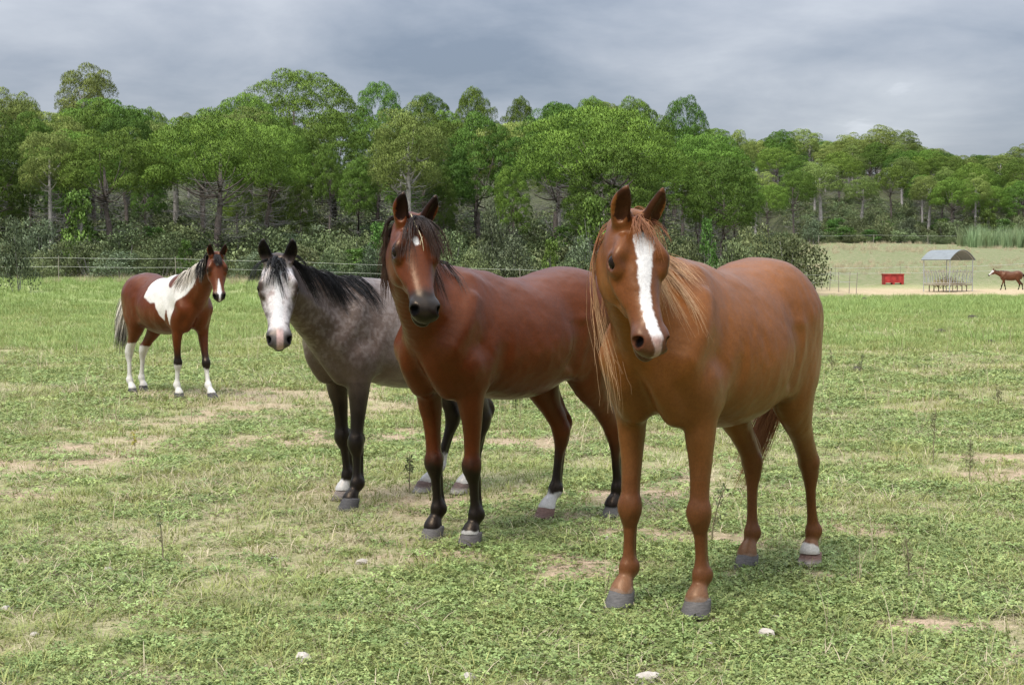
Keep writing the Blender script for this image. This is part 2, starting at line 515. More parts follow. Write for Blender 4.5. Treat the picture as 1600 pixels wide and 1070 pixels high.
# ---- coat, hair, hoof, eye materials
def coat_mat(name, rough=0.34, bump=0.22, spec=0.32):
    m, nt, b, out = new_mat(name)
    at = nnode(nt, 'ShaderNodeAttribute', attribute_name='col')
    tc = nnode(nt, 'ShaderNodeTexCoord')
    n1 = nnode(nt, 'ShaderNodeTexNoise', {'Vector': tc.outputs['Object'], 'Scale': 90.0, 'Detail': 3.0, 'Roughness': 0.6})
    mp = nnode(nt, 'ShaderNodeMapping', {'Vector': tc.outputs['Object'], 'Scale': (1.0, 1.0, 0.25)})
    n2 = nnode(nt, 'ShaderNodeTexNoise', {'Vector': mp.outputs[0], 'Scale': 420.0, 'Detail': 2.0})
    n3 = nnode(nt, 'ShaderNodeTexNoise', {'Vector': tc.outputs['Object'], 'Scale': 5.0, 'Detail': 4.0, 'Roughness': 0.6})
    s1 = nnode(nt, 'ShaderNodeMath', {0: n1.outputs[0], 1: n2.outputs[0]}, operation='ADD')
    mr = nnode(nt, 'ShaderNodeMapRange', {'Value': s1.outputs[0], 'From Min': 0.7, 'From Max': 1.3, 'To Min': 0.80, 'To Max': 1.20})
    mr2 = nnode(nt, 'ShaderNodeMapRange', {'Value': n3.outputs[0], 'From Min': 0.3, 'From Max': 0.7, 'To Min': 0.86, 'To Max': 1.14})
    mm = nnode(nt, 'ShaderNodeMath', {0: mr.outputs[0], 1: mr2.outputs[0]}, operation='MULTIPLY')
    hs = nnode(nt, 'ShaderNodeHueSaturation', {'Color': at.outputs['Color'], 'Value': mm.outputs[0]})
    nt.links.new(hs.outputs[0], b.inputs['Base Color'])
    bp = nnode(nt, 'ShaderNodeBump', {'Height': s1.outputs[0], 'Strength': bump, 'Distance': 0.002})
    nt.links.new(bp.outputs[0], b.inputs['Normal'])
    rr = nnode(nt, 'ShaderNodeMapRange', {'Value': n3.outputs[0], 'To Min': rough - 0.08, 'To Max': rough + 0.1})
    nt.links.new(rr.outputs[0], b.inputs['Roughness'])
    sp = nnode(nt, 'ShaderNodeMath', {0: at.outputs['Alpha'], 1: spec}, operation='MULTIPLY')
    nt.links.new(sp.outputs[0], b.inputs['Specular IOR Level'])
    b.inputs['Specular Tint'].default_value = (1.0, .76, .54, 1)
    return m
M_COAT = coat_mat('horse_coat')
def hair_mat():
    m, nt, b, out = new_mat('horse_hair')
    at = nnode(nt, 'ShaderNodeAttribute', attribute_name='col')
    nt.links.new(at.outputs['Color'], b.inputs['Base Color'])
    b.inputs['Roughness'].default_value = 0.42
    b.inputs['Specular IOR Level'].default_value = 0.3
    return m
M_HAIR = hair_mat()
def hoof_mat():
    m, nt, b, out = new_mat('hoof_horn')
    at = nnode(nt, 'ShaderNodeAttribute', attribute_name='col')
    tc = nnode(nt, 'ShaderNodeTexCoord')
    mp = nnode(nt, 'ShaderNodeMapping', {'Vector': tc.outputs['Object'], 'Scale': (1, 1, 5)})
    nz = nnode(nt, 'ShaderNodeTexNoise', {'Vector': mp.outputs[0], 'Scale': 35.0, 'Detail': 5.0, 'Roughness': 0.7})
    mr = nnode(nt, 'ShaderNodeMapRange', {'Value': nz.outputs[0], 'From Min': 0.3, 'From Max': 0.7, 'To Min': 0.6, 'To Max': 1.4})
    hs = nnode(nt, 'ShaderNodeHueSaturation', {'Color': at.outputs['Color'], 'Value': mr.outputs[0]})
    nt.links.new(hs.outputs[0], b.inputs['Base Color'])
    bp = nnode(nt, 'ShaderNodeBump', {'Height': nz.outputs[0], 'Strength': 0.5, 'Distance': 0.004})
    nt.links.new(bp.outputs[0], b.inputs['Normal'])
    b.inputs['Roughness'].default_value = 0.75
    return m
M_HOOF = hoof_mat()
def eye_mat():
    m, nt, b, out = new_mat('horse_eye')
    b.inputs['Base Color'].default_value = (0.012, 0.007, 0.005, 1)
    b.inputs['Roughness'].default_value = 0.06
    b.inputs['Specular IOR Level'].default_value = 0.10
    return m
M_EYE = eye_mat()

Y3 = (0.0, 1.0, 0.0)
# joint heights of the fore and hind legs: sketch value -> real value
ZF = ([0, .07, .105, .158, .212, .262, .475, .77, .96, 2], [0, .065, .090, .122, .160, .208, .418, .74, .96, 2])
ZH = ([0, .07, .105, .158, .212, .262, .545, .9, 1.2, 2], [0, .065, .090, .124, .164, .212, .505, .88, 1.2, 2])
class Horse:
    """a horse sculpted in its own frame: x forward, y to its left, z up, 1.48 m at the withers before scaling"""
    def __init__(s, origin, heading, scale, poll, muzzle, feet, res, roll=0.0, neck=None, belly=0.0, ears=None, neck_dip=0.0, fat=0.0, lx=1.0):
        s.lx = lx
        s.o = Vector((origin[0], origin[1], 0)); s.h = heading; s.sc = scale
        s.R = Matrix.Rotation(heading, 3, 'Z')
        L = lambda w: np.array(s.R.transposed() @ (Vector(w) - s.o)) / scale
        s.poll = L(poll); mz = L(muzzle)
        A = mz - s.poll; A /= np.linalg.norm(A)
        hz = np.array([A[0], A[1], 0]); hz /= np.linalg.norm(hz)
        Lt = np.array([-hz[1], hz[0], 0.0])
        N = np.cross(A, Lt); N /= np.linalg.norm(N)
        if roll:
            c, q = math.cos(roll), math.sin(roll)
            Lt, N = Lt * c + N * q, N * c - Lt * q
        s.A, s.L, s.N = A, Lt, N
        s.HL = 0.54
        s.feet = {}
        for k, v in feet.items():
            f = L(v); x = f[0]
            for it in range(30): x = x - (s.warp(np.array([[x, 0, 0]]))[0, 0] - f[0])
            f[0] = x; s.feet[k] = f
        s.legpts = {}
        lo = np.array([-1.02, -0.45, 0.06]); hi = np.array([0.80, 0.45, 1.62])
        for p in (s.poll - A * 0.22 + 0, s.poll + A * 0.64, s.poll + N * 0.2 - A * 0.2):
            lo = np.minimum(lo, p - 0.16); hi = np.maximum(hi, p + 0.16)
        for p in s.feet.values():
            lo[:2] = np.minimum(lo[:2], p[:2] - 0.15); hi[:2] = np.maximum(hi[:2], p[:2] + 0.15)
        s.F = Field(lo, hi, res / scale)
        s.belly = belly; s.fat = fat; s.neck_dip = neck_dip
        s.ears = ears or {}
        s.sculpt()
    def warp(s, V):
        """shortens or lengthens the trunk behind the shoulder"""
        V = np.array(V, float); u = .28 - V[:, 0]
        V[:, 0] += (1 - s.lx) * (np.sqrt(u * u + .01) + u) / 2
        return V
    def hp(s, sv, n, y):
        return s.poll + s.A * (sv * s.HL) + s.N * n + s.L * y
    def shift(s, leg, z, default_xy, top):
        f = s.feet[leg]
        k = np.clip((top - z) / top, 0, 1)
        return (f[:2] - np.array(default_xy)) * k
    def sculpt(s):
        F = s.F; b = s.belly; w = s.fat
        # trunk
        T = [(0.50, 1.13, 0.23, 0.165, 0.05), (0.38, 1.135, 0.315, 0.20 + w * .5, 0.22), (0.20, 1.115, 0.335, 0.245 + w, 0.26), (0.02, 1.085 - b * .4, 0.325 + b * .5, 0.28 + w, 0.14),
             (-0.18, 1.085 - b * .5, 0.325 + b * .5, 0.295 + w, 0.08), (-0.36, 1.145 - b * .3, 0.30 + b * .3, 0.27 + w, 0.06), (-0.50, 1.20, 0.27, 0.25, 0.06), (-0.63, 1.205, 0.24, 0.215, 0.08), (-0.74, 1.17, 0.19, 0.16, 0.10)]
        F.chain([(x, 0, z, wd, hh, e, *Y3) for x, z, hh, wd, e in T], k=0.02, nsub=10, caps=(0.12, 0.11))
        # breast
        for q in (1, -1):
            F.ell((0.565, q * 0.090, 1.0), np.eye(3), (0.10, 0.082, 0.15), k=0.022)
            F.ell((0.50, q * 0.10, 0.88), np.eye(3), (0.10, 0.075, 0.11), k=0.05)
        # shoulder, haunch
        for q in (1, -1):
            F.chain([(0.30, q * 0.085, 1.36, 0.05, 0.10, 0, *Y3), (0.38, q * 0.125, 1.24, 0.075, 0.135, 0, *Y3), (0.47, q * 0.145, 1.12, 0.085, 0.13, 0, *Y3), (0.545, q * 0.15, 1.03, 0.075, 0.10, 0, *Y3)], k=0.05)
            F.chain([(0.53, q * 0.15, 1.04, 0.07, 0.10, 0, *Y3), (0.45, q * 0.165, 0.96, 0.08, 0.12, 0, *Y3), (0.38, q * 0.165, 0.92, 0.07, 0.11, 0, *Y3)], k=0.03)
            F.ell((0.315, q * 0.17, 0.99), np.eye(3), (0.085, 0.075, 0.15), k=0.028)      # triceps
            F.ell((0.345, q * 0.185, 0.865), np.eye(3), (0.045, 0.035, 0.04), k=0.03)     # elbow
            F.chain([(0.40, q * 0.17, 1.30, 0.02, 0.03, 0, *Y3), (0.49, q * 0.205, 1.16, 0.022, 0.03, 0, *Y3), (0.56, q * 0.19, 1.06, 0.022, 0.03, 0, *Y3)], k=0.045)   # ridge of the shoulder blade
            F.ell((-0.54, q * 0.115, 1.20), np.eye(3), (0.25, 0.155, 0.235), k=0.08)
            F.ell((-0.70, q * 0.085, 1.08), np.eye(3), (0.155, 0.10, 0.24), k=0.035)
            F.ell((-0.45, q * 0.185, 1.02), np.eye(3), (0.12, 0.075, 0.17), k=0.045)      # quadriceps
            F.ell((-0.405, q * 0.185, 0.90), np.eye(3), (0.06, 0.05, 0.06), k=0.05)       # stifle
            F.chain([(-0.30, q * 0.20, 0.90, 0.03, 0.05, 0, *Y3), (-0.36, q * 0.235, 1.02, 0.03, 0.045, 0, *Y3), (-0.385, q * 0.245, 1.16, 0.02, 0.035, 0, *Y3)], k=0.06)   # fold of the flank
            F.chain([(0.20, q * (0.268 + w), 1.28, 0.016, 0.03, 0, *Y3), (0.22, q * (0.285 + w), 1.12, 0.02, 0.03, 0, *Y3), (0.25, q * (0.275 + w), 0.96, 0.018, 0.03, 0, *Y3)], k=0.04, sub=True)   # behind the shoulder
            F.ell((-0.30, q * (0.315 + w), 1.27), np.eye(3), (0.08, 0.042, 0.12), k=0.06, sub=True)     # hollow of the flank
            F.chain([(0.60, q * 0.02, 1.12, 0.012, 0.02, 0, *Y3), (0.665, q * 0.0, 1.0, 0.012, 0.03, 0, *Y3), (0.63, q * 0.0, 0.88, 0.012, 0.03, 0, *Y3)], k=0.04, sub=True)   # breast groove
            F.chain([(-0.34, q * (.292 + w), 1.14, .010, .03, 0, *Y3), (-0.33, q * (.288 + w), 1.02, .012, .03, 0, *Y3), (-0.29, q * (.262 + w * .5), .92, .010, .03, 0, *Y3)], k=0.05, sub=True)   # crease before the thigh
        # hind legs
        for lg, q in (('LH', 1), ('RH', -1)):
            D = (-0.655, q * 0.125)
            S = [(-0.58, .135, 1.20, .14, .22), (-0.555, .15, 1.02, .125, .205), (-0.525, .155, .90, .108, .165), (-0.565, .148, .79, .078, .110), (-0.635, .138, .69, .053, .074),
                 (-0.705, .128, .60, .047, .062), (-0.735, .125, .545, .046, .062), (-0.745, .125, .49, .040, .05), (-0.733, .125, .42, .0265, .030), (-0.727, .125, .33, .0235, .026),
                 (-0.728, .125, .262, .027, .034), (-0.724, .125, .212, .038, .049), (-0.70, .125, .158, .0315, .035), (-0.672, .125, .105, .043, .043), (-0.66, .125, .07, .05, .052)]
            st = []
            for x, y, z, ru, rv in S:
                z = float(np.interp(z, ZH[0], ZH[1]))
                d = s.shift(lg, z, D, 1.15)
                st.append((x + d[0], q * y + d[1], z, ru, rv, 0, *Y3))
            F.chain(st, k=0.045, nsub=8)
            s.legpts[lg] = np.array(st)[:, :3]
            def P(x, y, z, lg=lg, q=q, D=D):
                z = float(np.interp(z, ZH[0], ZH[1]))
                return np.array([x, q * y, z]) + np.append(s.shift(lg, z, D, 1.15), 0)
            F.chain([(*P(-0.66, .13, .78), .02, .02, 0, *Y3), (*P(-0.745, .125, .67), .017, .018, 0, *Y3), (*P(-0.80, .122, .60), .02, .022, 0, *Y3), (*P(-0.79, .122, .54), .018, .02, 0, *Y3), (*P(-0.772, .122, .46), .014, .016, 0, *Y3), (*P(-0.765, .124, .33), .0115, .0125, 0, *Y3), (*P(-0.765, .124, .26), .014, .014, 0, *Y3), (*P(-0.764, .124, .215), .020, .018, 0, *Y3), (*P(-0.742, .124, .17), .013, .013, 0, *Y3)], k=0.014)
            for e in (-1, 1):
                F.ell(P(-0.738, .125 + e * .036, .545), np.eye(3), (.030, .014, .034), k=0.018)
                F.ell(P(-0.737, .125 + e * .028, .214), np.eye(3), (.020, .011, .026), k=0.016)
        # fore legs
        for lg, q in (('LF', 1), ('RF', -1)):
            D = (0.475, q * 0.14)
            S = [(.43, .15, .96, .085, .125), (.425, .155, .87, .072, .097), (.42, .152, .77, .056, .071), (.42, .148, .66, .045, .054), (.425, .144, .57, .039, .045), (.43, .142, .515, .041, .044),
                 (.434, .14, .475, .046, .047), (.43, .14, .428, .041, .042), (.428, .14, .39, .0285, .029), (.427, .14, .32, .0235, .025), (.427, .14, .262, .0265, .028), (.422, .14, .212, .039, .048),
                 (.443, .14, .158, .032, .034), (.463, .14, .105, .043, .043), (.473, .14, .07, .051, .052)]
            st = []
            for x, y, z, ru, rv in S:
                z = float(np.interp(z, ZF[0], ZF[1]))
                d = s.shift(lg, z, D, 1.02)
                st.append((x + d[0], q * y + d[1], z, ru, rv, 0, *Y3))
            F.chain(st, k=0.045, nsub=8)
            s.legpts[lg] = np.array(st)[:, :3]
            def P(x, y, z, lg=lg, q=q, D=D):
                z = float(np.interp(z, ZF[0], ZF[1]))
                return np.array([x, q * y, z]) + np.append(s.shift(lg, z, D, 1.02), 0)
            F.ell(P(.385, .14, .49), np.eye(3), (.02, .022, .035), k=0.02)                # back of the knee
            F.ell(P(.450, .168, .80), np.eye(3), (.036, .026, .11), k=0.022)              # forearm muscles
            F.ell(P(.395, .170, .84), np.eye(3), (.040, .026, .10), k=0.022)
            F.ell(P(.440, .130, .80), np.eye(3), (.038, .026, .10), k=0.022)
            F.chain([(*P(.398, .14, .50), .018, .018, 0, *Y3), (*P(.388, .14, .42), .013, .014, 0, *Y3), (*P(.388, .14, .33), .0115, .0125, 0, *Y3), (*P(.388, .14, .26), .014, .014, 0, *Y3), (*P(.386, .14, .215), .020, .018, 0, *Y3), (*P(.402, .14, .17), .013, .013, 0, *Y3)], k=0.012)   # tendons and ergot
            for e in (-1, 1):
                F.ell(P(.430, .14 + e * .034, .478), np.eye(3), (.028, .014, .042), k=0.02)
                F.ell(P(.408, .14 + e * .028, .214), np.eye(3), (.020, .011, .026), k=0.016)
            F.ell(P(.466, .14, .475), np.eye(3), (.014, .034, .045), k=0.02)
        # neck
        base = np.array([0.33, 0, 1.12])
        back = -s.A * 0.55 - s.N * 0.83; back /= np.linalg.norm(back)     # where the neck leaves the skull
        end = s.poll + s.A * 0.085 - s.N * 0.085
        c1 = base + np.array([0.26, 0, 0.15 - s.neck_dip])
        fwd = end - base
        c2 = end + back * 0.28 + np.array([0, 0, -0.03])
        ru = [0.150, 0.140, 0.118, 0.098, 0.084, 0.076, 0.072]
        rv = [0.30, 0.285, 0.235, 0.19, 0.155, 0.13, 0.112]
        st = []
        for i, t in enumerate(np.linspace(0, 1, 7)):
            p = base * (1 - t) ** 3 + c1 * 3 * t * (1 - t) ** 2 + c2 * 3 * t * t * (1 - t) + end * t ** 3
            U = np.array(Y3) * (1 - t) + s.L * t
            st.append((*p, ru[i], rv[i], -0.25, *U))          # V = U x T points down the throat side
        C, U, V, R = F.chain(st, k=0.07, nsub=5)
        s.nC, s.nU, s.nV, s.nR = C, U, V, R
        sg = -1 if V[len(V) // 2, 2] > 0 else 1
        for q in (1, -1):     # muscle along the side of the neck, above the jugular groove
            F.chain([(*(C[i] + U[i] * q * R[i, 3] * .78 + V[i] * R[i, 4] * .28), R[i, 3] * .28, R[i, 4] * .22, 0, *U[i]) for i in range(8, len(C) - 3, 3)], k=0.035, nsub=2)
        s.crest = C - V * (R[:, 4:5]) * sg if sg == 1 else C + V * R[:, 4:5]
        # head
        ax = [s.A, s.N, s.L]
        H = [(.02, -.005, -.14, .076), (.13, .018, -.15, .094), (.25, .022, -.155, .103), (.36, .016, -.15, .097), (.48, .006, -.14, .083), (.60, -.002, -.13, .070), (.72, -.004, -.120, .064), (.82, -.004, -.116, .063), (.91, -.010, -.112, .064), (.955, -.024, -.104, .058)]
        F.chain([(*s.hp(sv, (a + c) / 2, 0), wd, (a - c) / 2, 0, *s.L) for sv, a, c, wd in H], k=0.025, caps=(None, 0.028))
        for q in (1, -1):
            F.ell(s.hp(.27, -.145, q * .050), ax, (.130, .115, .048), k=0.025)             # cheek
            F.chain([(*s.hp(.27, -.20, q * .035), .03, .04, 0, *s.L), (*s.hp(.45, -.175, q * .03), .025, .03, 0, *s.L), (*s.hp(.62, -.135, q * .022), .02, .022, 0, *s.L)], k=0.03)
            F.chain([(*s.hp(.20, .004, q * .060), .022, .022, 0, *s.L), (*s.hp(.29, .008, q * .082), .026, .022, 0, *s.L), (*s.hp(.345, -.002, q * .099), .021, .017, 0, *s.L), (*s.hp(.40, -.02, q * .092), .014, .013, 0, *s.L)], k=0.03)   # brow
            F.ell(s.hp(.35, -.034, q * .090), ax, (.055, .036, .026), k=0.02)
            F.chain([(*s.hp(.30, -.028, q * .107), .008, .008, 0, *s.L), (*s.hp(.345, -.043, q * .111), .009, .008, 0, *s.L), (*s.hp(.39, -.034, q * .105), .008, .008, 0, *s.L)], k=0.014)   # lower lid
            F.chain([(*s.hp(.37, -.072, q * .092), .012, .012, 0, *s.L), (*s.hp(.50, -.078, q * .078), .013, .013, 0, *s.L), (*s.hp(.62, -.072, q * .059), .008, .01, 0, *s.L)], k=0.03)   # facial crest
            F.ell(s.hp(.345, -.022, q * .116), ax, (.031, .021, .022), k=0.010, sub=True)  # eye socket
            F.ell(s.hp(.905, -.046, q * .047), ax, (.052, .036, .027), k=0.02)            # nostril wing
            d1 = s.N * 0.75 - s.L * q * 0.45 + s.A * .30; d1 /= np.linalg.norm(d1)
            d2 = s.A * .75 + s.L * q * .65; d2 -= d1 * d1.dot(d2); d2 /= np.linalg.norm(d2); d3 = np.cross(d1, d2)
            F.ell(s.hp(.945, -.036, q * .062), [d1, d2, d3], (.027, .032, .0155), k=0.008, sub=True)
        F.ell(s.hp(.915, -.055, 0), ax, (.055, .05, .045), k=0.025)
        F.ell(s.hp(.905, -.112, 0), ax, (.060, .030, .046), k=0.022)                        # lower lip and chin
        F.ell(s.hp(.965, -.098, 0), ax, (.055, .003, .075), k=0.010, sub=True)            # mouth
        # ears
        for q, nm in ((1, 'L'), (-1, 'R')):
            e = s.ears.get(nm, (0.25, 0.12))      # forward lean, outward lean
            up = -s.A * 0.80 + s.N * 0.60; up /= np.linalg.norm(up)
            fr = s.N * 0.80 + s.A * 0.60
            d = up + fr * e[0] + s.L * q * e[1]; d /= np.linalg.norm(d)
            lat = s.L * q - d * d.dot(s.L * q); lat /= np.linalg.norm(lat)
            frt = np.cross(lat * q, d); frt /= np.linalg.norm(frt)
            if frt.dot(fr) < 0: frt = -frt
            yaw = 0.35                              # opening turned a little outward
            U1 = lat * math.cos(yaw) - frt * math.sin(yaw); F1 = frt * math.cos(yaw) + lat * math.sin(yaw)
            b0 = s.hp(.045, .0, q * .052)
            E = [(0, .034, .034), (.03, .036, .032), (.07, .039, .027), (.10, .034, .021), (.13, .020, .014), (.15, .007, .008)]
            F.chain([(*(b0 + d * t + lat * (0.012 * math.sin(t / .15 * 3.14)) + F1 * 0.015 * (t / .15) ** 2), a1, a2, 0, *U1) for t, a1, a2 in E], k=0.02, nsub=3)
            E2 = [(.025, .015, .014), (.06, .027, .018), (.09, .024, .015), (.12, .012, .010)]
            F.chain([(*(b0 + d * t + lat * (0.012 * math.sin(t / .15 * 3.14)) + F1 * (0.023 + 0.012 * (t / .15) ** 2)), a1, a2, 0, *U1) for t, a1, a2 in E2], k=0.008, nsub=3, sub=True)
            setattr(s, 'ear' + nm, (b0, d, F1))
        F.ell(s.hp(.02, .0, 0), ax, (.05, .03, .05), k=0.03)
        V, s.Q = F.mesh(2)
        # ease the joins of the trunk and thighs
        ed = np.vstack([s.Q[:, [0, 1]], s.Q[:, [1, 2]], s.Q[:, [2, 3]], s.Q[:, [3, 0]]])
        wt_ = (.5 * sstep(.5, .62, V[:, 2]) * sstep(.62, .50, V[:, 0]))[:, None]
        deg = (np.bincount(ed[:, 0], minlength=len(V)) + np.bincount(ed[:, 1], minlength=len(V))).astype(float)[:, None]
        for it in range(8):
            S_ = np.stack([np.bincount(ed[:, 0], V[ed[:, 1], i], len(V)) + np.bincount(ed[:, 1], V[ed[:, 0], i], len(V)) for i in range(3)], 1)
            V = V * (1 - wt_) + wt_ * S_ / deg
        # slight unevenness of muscle and skin
        G = F.grad(V)
        amp = .017 * sstep(.45, .8, V[:, 2]) * sstep(-.05, .1, np.linalg.norm(V - s.poll, axis=1) - .35)
        s.V = V + G * ((fbm(V * np.array([1, 1, .6]), 8, 3, 77) - .5) * amp + (fbm(V, 28, 2, 78) - .5) * .0022)[:, None]
    # --- coordinates for the coat's markings
    def head_coords(s, V):
        r = V - s.poll
        return r @ s.A / s.HL, r @ s.N, r @ s.L
    def zleg(s, V):
        """height along the leg in the sketch's proportions, for the markings"""
        return np.where(V[:, 0] > -.05, np.interp(V[:, 2], ZF[1], ZF[0]), np.interp(V[:, 2], ZH[1], ZH[0]))
    def leg_of(s, V):
        """index of the nearest leg (LF RF LH RH) and the distance to it"""
        ds = []
        for lg in ('LF', 'RF', 'LH', 'RH'):
            P = s.legpts[lg]
            x = np.interp(V[:, 2], P[::-1, 2], P[::-1, 0]); y = np.interp(V[:, 2], P[::-1, 2], P[::-1, 1])
            ds.append(np.hypot(V[:, 0] - x, V[:, 1] - y))
        ds = np.stack(ds, 1)
        return ds.argmin(1), ds.min(1)
    def finish(s, name, label, group, colour, hoof_cols, eyes=True):
        root = empty(name, s.o, s.h, s.sc)
        tag(root, label, 'horse', group)
        s.root = root
        al = 1 - np.maximum(nostril(s, s.V, .024, .034), .8 * ear_inner(s, s.V))
        me = mesh_np('body', s.warp(s.V), s.Q, M_COAT, colors=np.column_stack([colour(s, s.V), al]))
        obj('body', me, root)
        if eyes:
            for q in (1, -1):
                c = s.hp(.345, -.021, q * .0935)
                vs, fs = uv_sphere(0.0275, 18, 12)
                vs = vs * np.array([1.12, 1.0, 1.0])
                M = np.stack([s.A, s.N, s.L], 1)
                obj('eye', mesh_np('eye', vs @ M.T + c, fs, M_EYE), root)
        for lg in ('LF', 'RF', 'LH', 'RH'):
            f = s.feet[lg]
            obj('hoof', hoof_mesh(s.warp(f[None])[0], 1 if lg[1] == 'F' else 0.94, hoof_cols.get(lg, ((.10, .085, .075), (.10, .085, .075)))), root)
        return root
def uv_sphere(r, n, m):
    vs = []; 
    for i in range(m + 1):
        th = math.pi * i / m
        for j in range(n):
            ph = 2 * math.pi * j / n
            vs.append((r * math.sin(th) * math.cos(ph), r * math.sin(th) * math.sin(ph), r * math.cos(th)))
    fs = [(i * n + j, i * n + (j + 1) % n, (i + 1) * n + (j + 1) % n, (i + 1) * n + j) for i in range(m) for j in range(n)]
    return np.array(vs), np.array(fs)
def hoof_mesh(f, k, cols):
    """horn capsule under the coronet: wider at the ground, toe forward, heel low"""
    n = 28; rings = []
    prof = [(1.07, 0.0), (1.04, 0.010), (0.99, 0.024), (0.93, 0.045), (0.875, 0.067), (0.80, 0.075), (0.4, 0.078)]
    vs = []; cc = []
    for g, (r, z) in enumerate(prof):
        for j in range(n):
            th = 2 * math.pi * j / n
            cx, sy = math.cos(th), math.sin(th)
            rx = 0.068 * k * r * (1.0 if cx > 0 else 0.86); ry = 0.060 * k * r
            zz = z * (1.0 + 0.10 * cx) if z > 0.02 else z
            back = 0.018 - 0.032 * (z / 0.07)
            vs.append((f[0] + cx * rx + back, f[1] + sy * ry, zz * k))
            t = 0 if z > 0.03 else 1
            cc.append(np.array(cols[t]) * .62)
    fs = [(i * n + j, i * n + (j + 1) % n, (i + 1) * n + (j + 1) % n, (i + 1) * n + j) for i in range(len(prof) - 1) for j in range(n)]
    vs.append((f[0], f[1], 0.0)); cc.append(cols[1]); vs.append((f[0], f[1], 0.079 * k)); cc.append(cols[0])
    b = len(vs) - 2; t = len(vs) - 1; m = (len(prof) - 1) * n
    tri = [(b, (j + 1) % n, j) for j in range(n)] + [(t, m + j, m + (j + 1) % n) for j in range(n)]
    return mesh_np('hoof', np.array(vs), [np.array(fs), np.array(tri)], M_HOOF, colors=np.array(cc))

# --- hair: locks grown step by step, kept outside the body, each split into strands
def grow(F, roots, dirs, length, n, gravity, rng, wav=0.0, margin=0.012, wind=None, stiff=0.75):
    """all guides at once; returns (S, n, 3)"""
    P = roots.copy(); D = dirs / np.linalg.norm(dirs, axis=1)[:, None]
    out = [P.copy()]
    step = (length / (n - 1))[:, None]
    g = np.array([0, 0, -1.0]) * gravity
    ph = rng.uniform(0, 6.28, (len(P), 3)); fr = rng.uniform(0.5, 1.2, (len(P), 3))
    for i in range(1, n):
        D = D * stiff + (1 - stiff) * (D + g + (wind if wind is not None else 0)) + wav * np.sin(ph + fr * i)
        D /= np.linalg.norm(D, axis=1)[:, None]
        P = P + D * step
        for it in range(2):
            d = F.sample(P); G = F.grad(P)
            m = d < margin
            P = np.where(m[:, None], P + G * (margin - d)[:, None], P)
        D2 = P - out[-1]; D2 /= np.linalg.norm(D2, axis=1)[:, None] + 1e-9
        D = D2
        out.append(P.copy())
    return np.stack(out, 1)
def strands(guides, per, spread, r0, colfun, rng, tip=0.15, frizz=0.004):
    """each guide becomes `per` strands, thin three-sided tapering tubes"""
    S, n, _ = guides.shape
    G = np.repeat(guides, per, 0)
    off = rng.normal(0, 1, (S * per, 1, 3)) * spread
    t = np.linspace(0, 1, n)[None, :, None]
    fz = rng.normal(0, 1, (S * per, n, 3)).cumsum(1) * frizz * t
    G = G + off * (0.5 + 0.9 * t * (1 - 0.6 * t)) + fz
    # uneven ends
    cut = rng.uniform(0.72, 1.0, (S * per, 1, 1))
    tt = t * cut * (n - 1)
    i0 = np.clip(tt.astype(int), 0, n - 2); f = tt - i0
    ar = np.arange(S * per)[:, None]
    G = G[ar, i0[:, :, 0]] * (1 - f) + G[ar, i0[:, :, 0] + 1] * f
    T = np.gradient(G, axis=1); T /= np.linalg.norm(T, axis=2)[:, :, None] + 1e-9
    ref = np.array([0.3, 0.9, 0.2]); a = np.cross(T, ref); a /= np.linalg.norm(a, axis=2)[:, :, None] + 1e-9
    b = np.cross(T, a)
    rad = r0 * (1 - (1 - tip) * t ** 1.6) * rng.uniform(0.6, 1.3, (S * per, 1, 1))
    V = np.stack([G + rad * (a * math.cos(q) + b * math.sin(q)) for q in (0, 2.094, 4.189)], 2)   # S,n,3,3
    N = S * per
    base = (np.arange(N)[:, None, None] * n + np.arange(n - 1)[None, :, None]) * 3
    j = np.arange(3)[None, None, :]; jn = (j + 1) % 3
    Fq = np.stack([base + j, base + jn, base + 3 + jn, base + 3 + j], -1).reshape(-1, 4)
    gid = np.repeat(np.arange(S), per)
    col = colfun(gid, N, n, rng)          # N,n,3
    col = np.repeat(col[:, :, None, :], 3, 2).reshape(-1, 3)
    return V.reshape(-1, 3), Fq, col
def hair_obj(name, packs, root, s=None):
    Vs = []; Fs = []; Cs = []; k = 0
    for V, F_, C in packs:
        Vs.append(V); Fs.append(F_ + k); Cs.append(C); k += len(V)
    return obj(name, mesh_np(name, s.warp(np.vstack(Vs)) if s else np.vstack(Vs), np.vstack(Fs), M_HAIR, colors=np.vstack(Cs)), root)
def two_tone(c1, c2, mixp=0.5, tipc=None, jit=0.25, s=0):
    c1 = np.array(c1); c2 = np.array(c2)
    def f(gid, N, n, rng):
        gm = rng.random(gid.max() + 1)[gid]
        w = np.clip((gm - (1 - mixp)) * 4 + 0.5 + rng.normal(0, .2, N), 0, 1)[:, None, None]
        c = (c1 * (1 - w) + c2 * w) * .72 * rng.uniform(1 - jit, 1 + jit, (N, 1, 1))
        c = np.repeat(c, n, 1)
        if tipc is not None:
            t = np.linspace(0, 1, n)[None, :, None] ** 1.5
            c = c * (1 - t) + np.array(tipc) * t
        return c
    return f
